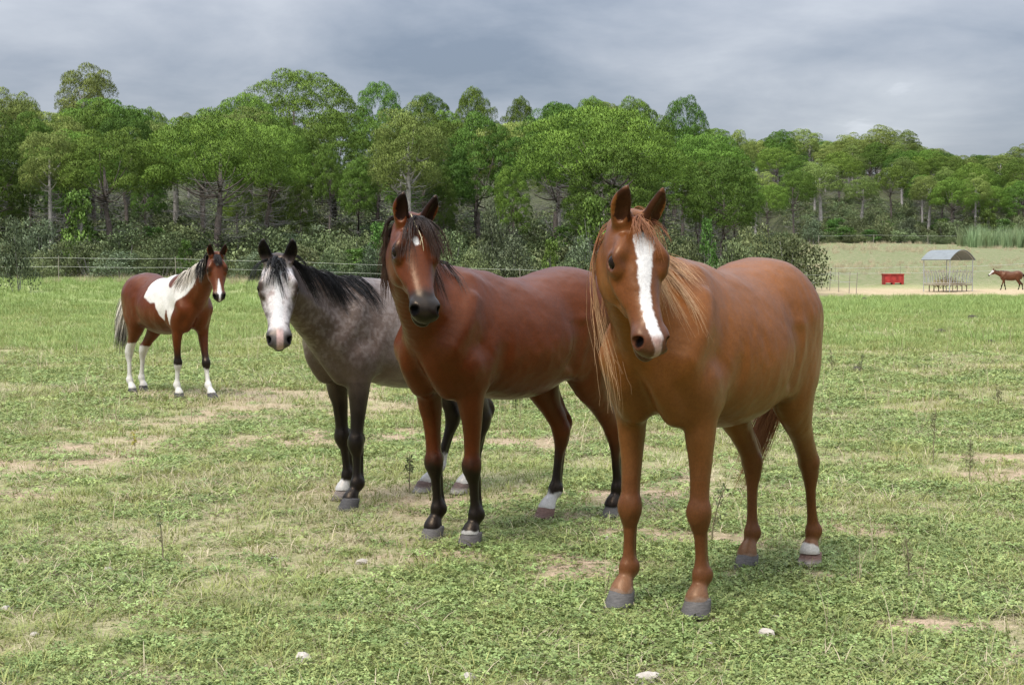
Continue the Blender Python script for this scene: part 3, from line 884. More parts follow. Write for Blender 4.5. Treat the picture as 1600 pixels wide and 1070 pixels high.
# ------------------------------------------------------------------ the five horses
HG = 'horses standing in the pasture'
def mixc(c, m, col):
    return c * (1 - m[:, None]) + np.array(col) * m[:, None]
def place(front, hind, scale, adv=0.0):
    """origin and heading from the mean hoof positions"""
    fm = (front[0] + front[1]) / 2; hm = (hind[0] + hind[1]) / 2
    f = (fm - hm); f.z = 0; f.normalize()
    o = (fm + hm) / 2 + f * (0.09 * scale + adv)
    return o, math.atan2(f.y, f.x)
def muzzle_mask(s, V, a=.80, b=.90, jag=0.03):
    sv, n, y = s.head_coords(V)
    inh = (np.abs(y) < .13) & (n > -.26) & (n < .09) & (sv < 1.15) & (sv > -.02)
    return np.where(inh, sstep(a, b, sv + (fbm(V, 60, 2, 3) - .5) * jag * 2), 0), sv, n, y, inh
def eye_skin(s, V, r0=.034, r1=.062):
    d = np.minimum(np.linalg.norm(V - s.hp(.345, -.022, .106), axis=1), np.linalg.norm(V - s.hp(.345, -.022, -.106), axis=1))
    return 1 - sstep(r0, r1, d)
def ear_inner(s, V):
    m = np.zeros(len(V))
    for nm in 'LR':
        b0, d, F1 = getattr(s, 'ear' + nm)
        r = V - b0; t = r @ d; f = r @ F1; lat = np.linalg.norm(r - np.outer(t, d) - np.outer(f, F1), axis=1)
        m = np.maximum(m, ((t > .015) & (t < .14) & (lat < .032) & (f > -.01) & (f < 0.024 + .02 * (t / .15) ** 2)).astype(float))
    return m
def nostril(s, V, a=.018, b=.026):
    d = np.minimum(np.linalg.norm((V - s.hp(.94, -.036, .056)), axis=1), np.linalg.norm((V - s.hp(.94, -.036, -.056)), axis=1))
    return 1 - sstep(a, b, d)
def ear_edge(s, V):
    m = np.zeros(len(V))
    for nm in 'LR':
        b0, d, F1 = getattr(s, 'ear' + nm)
        t = (V - b0) @ d; lat = np.linalg.norm(V - b0 - np.outer(t, d), axis=1)
        m = np.maximum(m, np.where((lat < .06), sstep(.075, .15, t), 0))
    return m

def tone(c):
    l = c.max(1)[:, None]
    return np.clip(c * (.40 + .34 * l), 0.0035, 1)
# ---- chestnut mare
def col_chestnut(s, V):
    c = np.tile(np.array((.300, .098, .018)), (len(V), 1))
    nz = fbm(V, 7, 4, 11)
    c = c * (0.86 + 0.28 * nz)[:, None]
    c = mixc(c, 0.45 * sstep(1.05, .86, V[:, 2]) * (V[:, 2] > .55), (.28, .115, .042))     # paler belly
    li, ld = s.leg_of(V)
    z = s.zleg(V) + (fbm(V, 25, 2, 5) - .5) * .05
    on = V[:, 2] < .75
    c = np.where(on[:, None], mixc(c, 0.75 * sstep(.75, .5, z), (.21, .075, .03)), c)
    c = np.where(on[:, None], mixc(c, .8 * sstep(.20, .15, z), (.33, .16, .08)), c)
    c = np.where(((li == 2) & on)[:, None], mixc(c, sstep(.008, -.008, z - .115 - .9 * (V[:, 0] - s.feet['LH'][0])), (.75, .70, .62)), c)
    c = np.where((on)[:, None], mixc(c, .4 * sstep(.095, .08, z), (.50, .40, .32)), c)
    mm, sv, n, y, inh = muzzle_mask(s, V, .66, .93)
    c = mixc(c, .88 * mm, (.085, .058, .048))
    c = mixc(c, .7 * eye_skin(s, V), (.045, .022, .014))
    c = mixc(c, np.where(inh & (sv > .02), .55, 0) * sstep(-.16, -.06, n), (.20, .058, .018))
    # blaze, wandering to the horse's left
    yc = -.002 + .012 * np.sin(sv * 7.0) + .004
    wd = np.interp(sv, [.13, .17, .22, .32, .45, .60, .75, .86, .93, 1.0], [0, .034, .041, .036, .027, .021, .021, .024, .022, .012])
    jg = (fbm(V, 70, 3, 8) - .5) * .016
    bl = inh & (n > -.075) & (sv > .12)
    m = np.where(bl, sstep(.004, -.004, np.abs(y - yc) - wd + jg), 0)
    c = mixc(c, m, (.86, .82, .78))
    c = mixc(c, np.where(bl, m * sstep(.90, .96, sv), 0), (.52, .33, .28))
    c = mixc(c, nostril(s, V), (.012, .008, .007))
    c = mixc(c, .85 * ear_inner(s, V), (.05, .022, .013))
    c = mixc(c, .6 * ear_edge(s, V), (.06, .025, .015))
    return tone(c)
def mane_setup(s, rng, n, t0, t1, side, lift=0.02, spread_side=0.0):
    """roots along the crest from near the poll (t=1) to the withers (t=0), and outward directions"""
    t = rng.uniform(t0, t1, n) * (len(s.crest) - 1)
    i = np.clip(t.astype(int), 0, len(s.crest) - 2); f = (t - i)[:, None]
    cr = s.crest[i] * (1 - f) + s.crest[i + 1] * f
    U = s.nU[i]; Vv = -s.nV[i]
    sd = np.where(rng.random(n) < side, 1.0, -1.0)[:, None]
    roots = cr + U * rng.normal(0, .010, (n, 1)) - Vv * 0.008
    dirs = Vv * 0.25 + U * sd * rng.uniform(0.6, 1.1, (n, 1)) + rng.normal(0, .10, (n, 3))
    return roots, dirs, sd[:, 0], t / (len(s.crest) - 1)

def horse_chestnut():
    rng = np.random.default_rng(7)
    ft = {'LF': ground_pix(1089, 962), 'RF': ground_pix(970, 948), 'LH': ground_pix(1266, 884), 'RH': ground_pix(1167, 888)}
    o, h = place((ft['LF'], ft['RF']), (ft['LH'], ft['RH']), 1.0)
    s = Horse(o, h, 1.01, pix(988, 340, 5.62), pix(1031, 552, 5.34), ft, 0.0068, lx=.85, belly=0.03, fat=0.005, ears={'L': (.30, .18), 'R': (.30, .02)}, roll=-0.07)
    root = s.finish('horse', 'chestnut horse with a broad white blaze and long flaxen mane', HG, col_chestnut,
                    {'LF': ((.16, .14, .125), (.13, .115, .105)), 'RF': ((.15, .135, .125), (.13, .12, .11)), 'LH': ((.28, .15, .11), (.55, .47, .40)), 'RH': ((.15, .13, .12), (.13, .115, .105))})
    flax = two_tone((.28, .10, .035), (.52, .29, .14), .32, tipc=(.55, .36, .20), jit=.35)
    red = two_tone((.24, .075, .025), (.36, .16, .07), .25, tipc=(.34, .15, .07))
    # mane: most on the horse's left, a thinner fall on its right
    r, d, sd, t = mane_setup(s, rng, 34, .42, .99, 1.0)
    g1 = grow(s.F, r, d, rng.uniform(.28, .62, len(r)) * rng.uniform(.75, 1, len(r)), 18, 1.1, rng, wav=.11, stiff=.55, wind=np.array([-.20, .12, 0.0]))
    r, d, sd, t = mane_setup(s, rng, 4, .6, .97, 0.0)
    d = d * .4 + np.array([0, 0, -.4])
    g2 = grow(s.F, r, d, rng.uniform(.45, .85, len(r)), 20, 1.2, rng, wav=.05, stiff=.4, wind=np.array([0, .28, 0]))
    hair_obj('mane', [strands(g1, 15, .0058, .0011, flax, rng, frizz=.004), strands(g2, 8, .008, .0014, flax, rng, frizz=.006)], root, s)
    n = 18
    r = np.array([s.hp(.03 + rng.uniform(-.02, .03), .02, rng.normal(0, .022)) for _ in range(n)])
    d = np.array([s.A * .45 + s.N * .35 + s.L * (1 if k % 2 else -1) * rng.uniform(.35, 1.0) for k in range(n)])
    g = grow(s.F, r, d, rng.uniform(.06, .19, n), 12, 1.0, rng, wav=.09, margin=.005)
    hair_obj('forelock', [strands(g, 8, .006, .0015, red, rng)], root, s)
    tail(s, root, rng, red, 40, .98, (.22, -.42, 0))
def tail(s, root, rng, colf, n, length, wind=(0, 0, 0)):
    dock = np.array([-.845, 0, 1.26])
    r = dock + rng.normal(0, .014, (n, 3)) + np.outer(np.linspace(0, 1, n), np.array([-.05, 0, -.16]))
    d = np.tile(np.array([-.55, 0, -.85]), (n, 1)) + rng.normal(0, .08, (n, 3))
    g = grow(s.F, r, d, rng.uniform(.7, 1.0, n) * length, 16, 1.0, rng, wav=.03, margin=.02, wind=np.array(wind))
    hair_obj('tail', [strands(g, 11, .011, .0024, colf, rng)], root, s)

# ---- bay mare
def points_black(c, V, z, li, top, soft, which=(0, 1, 2, 3), col=(.012, .009, .008)):
    on = (V[:, 2] < .80) & np.isin(li, which)
    return np.where(on[:, None], mixc(c, sstep(top + soft, top - soft, z), col), c)
def col_bay(s, V):
    c = np.tile(np.array((.168, .035, .007)), (len(V), 1))
    c = c * (0.84 + 0.32 * fbm(V, 6, 4, 21))[:, None]
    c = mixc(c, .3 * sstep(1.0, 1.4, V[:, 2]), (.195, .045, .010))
    li, ld = s.leg_of(V)
    z = s.zleg(V) + (fbm(V, 22, 3, 6) - .5) * .07
    c = points_black(c, V, z, li, .50, .06, (0, 1)); c = points_black(c, V, z, li, .44, .12, (2, 3))
    on = V[:, 2] < .6
    c = np.where(((li == 3) & on)[:, None], mixc(c, sstep(.205, .185, z), (.74, .70, .64)), c)
    front = V[:, 0] > s.feet['LF'][0] - .01
    c = np.where(((li == 0) & on & front)[:, None], mixc(c, sstep(.098, .090, z), (.62, .58, .53)), c)
    mm, sv, n, y, inh = muzzle_mask(s, V, .68, .84)
    c = mixc(c, mm, (.016, .013, .012))
    c = mixc(c, np.where(inh & (n < -.05), .35 * sstep(.5, .75, sv), 0), (.02, .012, .01))
    c = mixc(c, .85 * eye_skin(s, V), (.018, .012, .01))
    # star with a small drip
    st = np.hypot((sv - .27) / .05 * 1.0, (y + .010) / .015) + (fbm(V, 80, 2, 9) - .5) * .8
    c = mixc(c, np.where(inh & (n > -.06), sstep(1.15, .85, st), 0), (.85, .81, .76))
    c = mixc(c, nostril(s, V), (.006, .005, .005))
    c = mixc(c, .9 * ear_inner(s, V), (.018, .012, .010))
    c = mixc(c, .9 * ear_edge(s, V), (.014, .010, .009))
    return tone(c)
def horse_bay():
    rng = np.random.default_rng(17)
    ft = {'LF': ground_pix(736, 852), 'RF': ground_pix(677, 842), 'LH': ground_pix(958, 806), 'RH': ground_pix(852, 811)}
    o, h = place((ft['LF'], ft['RF']), (ft['LH'], ft['RH']), .985, .055)
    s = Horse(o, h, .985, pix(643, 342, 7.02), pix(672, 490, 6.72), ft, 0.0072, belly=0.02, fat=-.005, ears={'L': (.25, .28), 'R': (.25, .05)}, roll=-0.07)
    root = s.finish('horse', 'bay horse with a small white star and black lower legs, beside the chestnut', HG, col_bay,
                    {'LF': ((.14, .12, .11), (.13, .11, .10)), 'RF': ((.14, .125, .115), (.13, .115, .105)), 'LH': ((.13, .12, .11), (.15, .135, .12)), 'RH': ((.26, .14, .105), (.24, .14, .11))})
    blk = two_tone((.010, .008, .007), (.03, .017, .011), .35, tipc=(.06, .03, .018))
    r, d, sd, t = mane_setup(s, rng, 60, .35, .98, .25)
    g1 = grow(s.F, r, d, rng.uniform(.22, .42, len(r)), 14, 1.2, rng, wav=.04, stiff=.5)
    hair_obj('mane', [strands(g1, 11, .007, .0022, blk, rng)], root, s)
    n = 22
    r = np.array([s.hp(.03 + rng.uniform(-.03, .03), .02, rng.normal(0, .022)) for _ in range(n)])
    d = np.array([s.A * .5 + s.N * .4 + s.L * (rng.uniform(.45, 1.3) if k % 4 else -rng.uniform(.5, 1.1)) for k in range(n)])
    g = grow(s.F, r, d, rng.uniform(.14, .36, n), 13, 1.0, rng, wav=.04, margin=.006)
    hair_obj('forelock', [strands(g, 10, .006, .0019, blk, rng)], root, s)
    tail(s, root, rng, blk, 34, .8)
    return s

# ---- grey (rose grey) mare
def col_grey(s, V):
    nz = fbm(V, 9, 4, 31)
    c = np.tile(np.array((.172, .122, .100)), (len(V), 1)) * (0.70 + 0.60 * nz)[:, None]
    fl = fbm(V, 55, 3, 33)
    c = mixc(c, .6 * sstep(.40, .70, fl) * sstep(.75, 1.1, V[:, 2]), (.34, .28, .255))
    c = mixc(c, .8 * sstep(.42, -.1, V[:, 0] + (nz - .5) * .3), (.46, .39, .355))
    t = np.clip((V - s.nC[0]) @ (s.poll - s.nC[0]) / np.linalg.norm(s.poll - s.nC[0]) ** 2, 0, 1.3)
    c = mixc(c, .65 * sstep(.40, .90, t) * (V[:, 0] > .5), (.085, .055, .050))
    li, ld = s.leg_of(V)
    z = s.zleg(V) + (fbm(V, 22, 3, 6) - .5) * .08
    c = points_black(c, V, z, li, .76, .16, (0, 1), (.016, .014, .014)); c = points_black(c, V, z, li, .72, .16, (2, 3), (.016, .014, .014))
    on = V[:, 2] < .6
    for k, top in ((1, .165), (2, .25), (3, .30)):
        c = np.where(((li == k) & on)[:, None], mixc(c, sstep(top + .012, top - .012, z), (.70, .67, .62)), c)
    sv, n, y = s.head_coords(V)
    inh = (np.abs(y) < .13) & (n > -.26) & (n < .09) & (sv > -.05) & (sv < 1.15)
    # white face shading to grey cheeks
    wv = np.interp(sv, [.0, .12, .25, .45, .65, .85, 1.0], [.05, .085, .095, .080, .062, .050, .03]) + (fbm(V, 45, 3, 41) - .5) * .05
    face = np.where(inh, sstep(.022, -.022, np.abs(y) - wv) * sstep(-.12, -.05, n) * sstep(.02, .12, sv), 0)
    pink = fbm(V, 38, 3, 44)
    c = mixc(c, face, (.80, .73, .70))
    c = mixc(c, np.where(inh, .7 * face * sstep(.52, .70, pink) * sstep(.7, .4, sv), 0), (.50, .37, .34))
    bl = np.where(inh, sstep(.012, -.008, np.abs(y) - np.interp(sv, [.1, .3, .6, .9], [.018, .02, .022, .016]) + (pink - .5) * .02) * (n > -.07) * (sv > .08), 0)
    c = mixc(c, bl, (.82, .80, .78))
    mm = np.where(inh, sstep(.78, .90, sv + (pink - .5) * .05), 0)
    c = mixc(c, .9 * mm, (.095, .085, .085))
    c = mixc(c, np.where(inh & (n > -.11), mm * sstep(.010, .0, np.abs(y - .006) - .014), 0), (.62, .42, .38))
    c = mixc(c, np.where(inh, sstep(-.09, -.105, n) * sstep(.8, .86, sv), 0), (.03, .027, .027))
    c = mixc(c, .8 * eye_skin(s, V, .026, .042), (.03, .026, .026))
    c = mixc(c, nostril(s, V), (.008, .007, .007))
    for nm in 'LR':
        b0, d, F1 = getattr(s, 'ear' + nm)
        tt = (V - b0) @ d; lat = np.linalg.norm(V - b0 - np.outer(tt, d), axis=1)
        c = mixc(c, np.where(lat < .06, sstep(.02, .06, tt), 0), (.014, .012, .012))
    return tone(c)
def horse_grey():
    rng = np.random.default_rng(27)
    ft = {'LF': ground_pix(547, 796), 'RF': ground_pix(537, 780), 'LH': ground_pix(720, 770), 'RH': ground_pix(662, 768)}
    f = Vector((-.78, -.62, 0)).normalized()
    s = Horse(Vector((-.70, 9.24, 0)), math.atan2(f.y, f.x), .95, pix(434, 404, 8.20), pix(436, 535, 7.96), ft, 0.0078, belly=0.03, ears={'L': (.20, .18), 'R': (.20, .18)}, neck_dip=.06)
    root = s.finish('horse', 'dark grey horse with a white face and black mane, behind the bay', HG, col_grey,
                    {'LF': ((.10, .09, .085), (.10, .09, .085)), 'RF': ((.30, .24, .20), (.22, .18, .16)), 'LH': ((.20, .13, .11), (.50, .45, .40)), 'RH': ((.20, .13, .11), (.50, .45, .40))})
    blk = two_tone((.010, .009, .009), (.022, .020, .020), .3)
    r, d, sd, t = mane_setup(s, rng, 42, .22, .98, 1.0)
    g1 = grow(s.F, r, d, rng.uniform(.26, .40, len(r)), 14, 1.1, rng, wav=.05, stiff=.55, wind=np.array([-.45, .1, 0.1]))
    hair_obj('mane', [strands(g1, 12, .007, .0019, blk, rng)], root, s)
    n = 13
    r = np.array([s.hp(.03 + rng.uniform(-.03, .03), .02, rng.normal(0, .025)) for _ in range(n)])
    d = np.array([s.A * .4 + s.N * .4 + s.L * (-rng.uniform(.5, 1.5) if k % 4 else rng.uniform(.6, 1.3)) for k in range(n)])
    g = grow(s.F, r, d, rng.uniform(.12, .30, n), 13, 1.0, rng, wav=.04, margin=.007)
    hair_obj('forelock', [strands(g, 10, .006, .0022, blk, rng)], root, s)
    tail(s, root, rng, blk, 24, .7)

# ---- pinto
def col_pinto(s, V):
    c = np.tile(np.array((.185, .040, .010)), (len(V), 1)) * (0.82 + 0.36 * fbm(V, 6, 4, 51))[:, None]
    li, ld = s.leg_of(V)
    z = s.zleg(V) + (fbm(V, 22, 3, 6) - .5) * .05
    c = points_black(c, V, z, li, .60, .10, (0, 1))
    W = (.80, .76, .68)
    on = V[:, 2] < .8
    for k, top in ((0, .41), (1, .45), (2, .60), (3, .66)):
        c = np.where(((li == k) & on)[:, None], mixc(c, sstep(top + .012, top - .012, z), W), c)
    # white saddle over the back, shoulder and crest
    x, y, zz = V.T
    e = (fbm(V, 7, 3, 55) - .5) * .14
    lowz = np.interp(x, [-.16, -.12, .02, .11, .20, .27, .32, .38, .45, .51, .58, .68, .79, .92], [1.6, 1.17, 1.12, 1.10, .96, .90, 1.06, .84, 1.02, 1.12, 1.20, 1.26, 1.35, 1.60])
    m = sstep(-.01, .012, zz - lowz + e * .5) * sstep(-.165, -.145, x + e * .15)
    m = m * sstep(.88, .80, x)
    c = mixc(c, m * (zz > .7), W)
    pt = np.hypot((x - .32) / .10, (zz - 1.38) / .085) + e * 1.2
    c = mixc(c, sstep(1.1, .9, pt) * (y < .3), (.185, .040, .010))
    c = mixc(c, sstep(.11, .07, np.abs(y)) * sstep(1.0, 1.1, zz) * sstep(-.45, -.62, x), W)     # white over the dock
    sv, n, yy = s.head_coords(V)
    inh = (np.abs(yy) < .13) & (n > -.26) & (n < .09) & (sv > 0) & (sv < 1.15)
    c = mixc(c, np.where(inh, sstep(.80, .92, sv), 0), (.02, .016, .015))
    st = np.hypot((sv - .24) / .05, yy / .018)
    c = mixc(c, np.where(inh & (n > -.06), sstep(1.1, .8, st), 0), (.85, .82, .78))
    sn = np.abs(yy) - np.interp(sv, [.5, .6, .75, .88, .93], [-.01, .006, .018, .026, .01])
    c = mixc(c, np.where(inh & (n > -.07) & (sv > .45), sstep(.005, -.005, sn), 0), (.85, .82, .78))
    c = mixc(c, nostril(s, V), (.008, .007, .007))
    c = mixc(c, .8 * eye_skin(s, V), (.018, .012, .01))
    c = mixc(c, .9 * np.maximum(ear_inner(s, V), ear_edge(s, V)), (.014, .010, .009))
    return tone(c)
def horse_pinto():
    rng = np.random.default_rng(37)
    ft = {'RF': ground_pix(280, 623), 'LF': ground_pix(332, 624), 'RH': ground_pix(207, 615), 'LH': ground_pix(224, 611)}
    o, h = place((ft['LF'], ft['RF']), (ft['LH'], ft['RH']), .955, .02)
    s = Horse(o, h, .955, pix(338, 397, 15.80), pix(344, 464, 15.58), ft, 0.0115, belly=0.02, ears={'L': (.15, .22), 'R': (.15, .14)})
    root = s.finish('horse', 'brown and white pinto horse standing apart near the fence', HG, col_pinto,
                    {k: ((.10, .09, .085), (.09, .08, .075)) for k in ft})
    def mc(gid, N, n, rng):
        w = (tt[gid] < .62) ^ (rng.random(N) < .12)
        c = np.where(w[:, None, None], np.array((.62, .55, .45)), np.array((.012, .010, .009))) * rng.uniform(.7, 1.15, (N, 1, 1))
        return np.repeat(c, n, 1)
    r, d, sd, tt = mane_setup(s, rng, 60, .25, .98, 0.0)
    g1 = grow(s.F, r, d, rng.uniform(.24, .38, len(r)), 12, 1.2, rng, wav=.03, stiff=.5)
    hair_obj('mane', [strands(g1, 10, .008, .0035, mc, rng)], root, s)
    n = 22
    r = np.array([s.hp(.03, .02, rng.normal(0, .022)) for _ in range(n)])
    d = np.array([s.A * .8 + s.N * .4 + s.L * rng.normal(0, .45) for _ in range(n)])
    g = grow(s.F, r, d, rng.uniform(.10, .2, n), 10, 1.0, rng, margin=.008)
    hair_obj('forelock', [strands(g, 8, .006, .003, two_tone((.012, .01, .009), (.03, .017, .012)), rng)], root, s)
    # tail: white above, dark below
    n = 44
    rr = np.array([-.84, 0, 1.27]) + rng.normal(0, .016, (n, 3)) + np.outer(np.linspace(0, 1, n), np.array([-.04, 0, -.14]))
    d = np.tile(np.array([-.75, -.1, -.65]), (n, 1)) + rng.normal(0, .1, (n, 3))
    g = grow(s.F, rr, d, rng.uniform(.62, .82, n), 16, 1.0, rng, wav=.03, margin=.03, wind=np.array([-.12, 0, 0]))
    def tc(gid, N, n, rng):
        t = np.linspace(0, 1, n)[None, :, None]
        w = sstep(.55, .85, t + rng.normal(0, .2, (N, 1, 1)))
        c = np.array((.85, .78, .66)) * (1 - w) + np.array((.03, .024, .02)) * w
        return c * rng.uniform(.7, 1.1, (N, 1, 1))
    hair_obj('tail', [strands(g, 12, .016, .0042, tc, rng)], root, s)

# ---- far brown horse walking behind the hay feeder
def col_brown(s, V):
    c = np.tile(np.array((.20, .075, .038)), (len(V), 1)) * (0.85 + 0.3 * fbm(V, 6, 3, 61))[:, None]
    li, ld = s.leg_of(V)
    c = points_black(c, V, V[:, 2], li, .5, .1)
    sv, n, y = s.head_coords(V)
    inh = (np.abs(y) < .13) & (n > -.26) & (n < .09) & (sv > 0.1) & (sv < 1.15)
    c = mixc(c, np.where(inh & (n > -.08), 1.0, 0), (.75, .72, .68))
    c = mixc(c, np.where(inh, sstep(.85, .93, sv), 0), (.05, .04, .04))
    return tone(c)
def horse_far():
    rng = np.random.default_rng(47)
    d0 = 104.0
    o = pix(1578, 456, d0); o.z = 0
    h = math.pi - 0.05
    sc = 1.0
    R = Matrix.Rotation(h, 3, 'Z')
    w = lambda x, y, z=0: o + R @ (Vector((x, y, z)) * sc)
    ft = {'LF': w(.78, .13), 'RF': w(.30, -.13), 'LH': w(-.45, .12), 'RH': w(-.88, -.12)}
    s = Horse(o, h, sc, w(1.16, .02, 1.52), w(1.56, .05, 1.16), ft, 0.02, ears={'L': (.1, .1), 'R': (.1, .1)})
    root = s.finish('horse', 'brown horse with a white face walking past the hay feeder', HG, col_brown, {}, eyes=False)
    blk = two_tone((.02, .012, .01), (.04, .02, .015))
    r, d, sd, t = mane_setup(s, rng, 24, .25, .98, .5)
    hair_obj('mane', [strands(grow(s.F, r, d, rng.uniform(.12, .2, len(r)), 6, 1.2, rng), 5, .02, .006, blk, rng)], root, s)
    tail(s, root, rng, blk, 16, .8)
horse_chestnut(); bay = horse_bay(); horse_grey(); horse_pinto(); horse_far()
# ------------------------------------------------------------------ vegetation
def leaf_mat(name, dark, light, trans=.25, hue=.025, val=.25, rough=.6):
    m, nt, b, out = new_mat(name)
    at = nnode(nt, 'ShaderNodeAttribute', attribute_name='tint')
    oi = nnode(nt, 'ShaderNodeObjectInfo')
    mx = nnode(nt, 'ShaderNodeMix', data_type='RGBA')
    nt.links.new(at.outputs['Fac'], mx.inputs[0])
    mx.inputs[6].default_value = (*dark, 1); mx.inputs[7].default_value = (*light, 1)
    h = nnode(nt, 'ShaderNodeMapRange', {'Value': oi.outputs['Random'], 'To Min': .5 - hue, 'To Max': .5 + hue})
    r2 = nnode(nt, 'ShaderNodeMath', {0: oi.outputs['Random'], 1: 7.31}, operation='MULTIPLY')
    r2 = nnode(nt, 'ShaderNodeMath', {0: r2.outputs[0]}, operation='FRACT')
    v = nnode(nt, 'ShaderNodeMapRange', {'Value': r2.outputs[0], 'To Min': 1 - val, 'To Max': 1 + val})
    hs = nnode(nt, 'ShaderNodeHueSaturation', {'Color': mx.outputs[2], 'Hue': h.outputs[0], 'Value': v.outputs[0]})
    nt.links.new(hs.outputs[0], b.inputs['Base Color'])
    b.inputs['Roughness'].default_value = rough
    b.inputs['Specular IOR Level'].default_value = .2
    tr = nnode(nt, 'ShaderNodeBsdfTranslucent', {'Color': hs.outputs[0]})
    ms = nnode(nt, 'ShaderNodeMixShader', {0: trans})
    nt.links.new(b.outputs[0], ms.inputs[1]); nt.links.new(tr.outputs[0], ms.inputs[2])
    nt.links.new(ms.outputs[0], out.inputs[0])
    return m
M_STONE_PINE = leaf_mat('stone_pine_needles', (.046, .104, .014), (.195, .315, .048), hue=.018, val=.36, trans=.10)
M_ALEPPO = leaf_mat('aleppo_pine_needles', (.110, .165, .036), (.315, .395, .098), hue=.014, val=.25, trans=.12)
M_SCRUB = leaf_mat('scrub_leaves', (.095, .130, .048), (.280, .330, .145), val=.35)
M_BRIGHT = leaf_mat('bright_leaves', (.075, .150, .025), (.200, .320, .070))
M_SILVER = leaf_mat('silvery_leaves', (.090, .125, .060), (.240, .290, .165))
M_PALEBARK = simple_mat('pale_bark', (.34, .31, .28), .9, var=.35, scale=3.0, bump=.8)
M_BARK = simple_mat('pine_bark', (.115, .092, .078), .9, var=.45, scale=3.0, bump=.8)
M_TWIG = simple_mat('dead_twigs', (.20, .185, .17), .9, var=.3, scale=2.0)

def tufts(rng, C, Rr, n_per, length, width, up=.5, low=-.35, fill=.22, cc=None, cs=None):
    """needle sprays on the upper shells of the puffs; returns verts, tris, tint"""
    N = len(C)
    d = rng.normal(0, 1, (N * n_per, 3)); d /= np.linalg.norm(d, axis=1)[:, None]
    lowm = d[:, 2] < low
    d[lowm, 2] *= -1
    c = np.repeat(C, n_per, 0); r = np.repeat(Rr, n_per, 0)
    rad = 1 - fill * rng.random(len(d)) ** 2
    sq = np.array([1, 1, .78])
    p = c + d * sq * r[:, None] * rad[:, None]
    ax = d * .65 + np.array([0, 0, up]) + rng.normal(0, .25, d.shape); ax /= np.linalg.norm(ax, axis=1)[:, None]
    pt = np.repeat(rng.random(N), n_per)
    V = []; T = []
    L = length * rng.uniform(.6, 1.3, len(d))[:, None]
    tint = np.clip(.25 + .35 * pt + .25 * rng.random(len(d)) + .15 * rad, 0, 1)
    for k in range(2):
        s = np.cross(ax, rng.normal(0, 1, d.shape)); s /= np.linalg.norm(s, axis=1)[:, None] + 1e-9
        tip = p + (ax + s * rng.uniform(-.35, .35, (len(d), 1))) * L
        w = width * rng.uniform(.6, 1.3, (len(d), 1))
        V.append(np.stack([p - s * w * .5 - ax * L * .2, p + s * w * .5 - ax * L * .2, tip], 1))
        T.append(np.repeat(tint, 3))
    V = np.concatenate(V).reshape(-1, 3); T = np.concatenate(T)
    cd = (p - cc) / cs; cd /= np.linalg.norm(cd, axis=1)[:, None] + 1e-9
    nv = np.repeat(np.tile(d * 1.0 + cd * .5 + rng.normal(0, .22, d.shape), (2, 1)), 3, 0)
    return V, np.arange(len(V)).reshape(-1, 3), T, nv
def soft_normals(me, nv):
    nv = nv / (np.linalg.norm(nv, axis=1)[:, None] + 1e-9)
    me.polygons.foreach_set('use_smooth', np.ones(len(me.polygons), dtype=bool))
    me.normals_split_custom_set_from_vertices(nv.tolist())
    return me
def leaves(rng, C, Rr, n_per, size, fill=.5, low=-.6, flat=.85):
    """small leaf blades through the outer volume of each clump"""
    N = len(C)
    d = rng.normal(0, 1, (N * n_per, 3)); d /= np.linalg.norm(d, axis=1)[:, None]
    d[d[:, 2] < low, 2] *= -1
    c = np.repeat(C, n_per, 0); r = np.repeat(Rr, n_per, 0)
    rad = 1 - fill * rng.random(len(d)) ** 1.5
    p = c + d * np.array([1, 1, flat]) * (r * rad)[:, None]
    a = d * .5 + rng.normal(0, .7, d.shape) + np.array([0, 0, .25]); a /= np.linalg.norm(a, axis=1)[:, None]
    b = np.cross(a, rng.normal(0, 1, d.shape)); b /= np.linalg.norm(b, axis=1)[:, None] + 1e-9
    s = size * rng.uniform(.5, 1.4, (len(d), 1))
    V = np.stack([p, p + a * s * .5 + b * s * .28, p + a * s, p + a * s * .5 - b * s * .28], 1).reshape(-1, 3)
    pt = np.repeat(rng.random(N), n_per)
    tint = np.clip(.15 + .4 * pt + .45 * rng.random(len(d)), 0, 1)
    nv = np.repeat(d + rng.normal(0, .35, d.shape) + np.array([0, 0, .15]), 4, 0)
    return V, np.arange(len(V)).reshape(-1, 4), np.repeat(tint, 4), nv

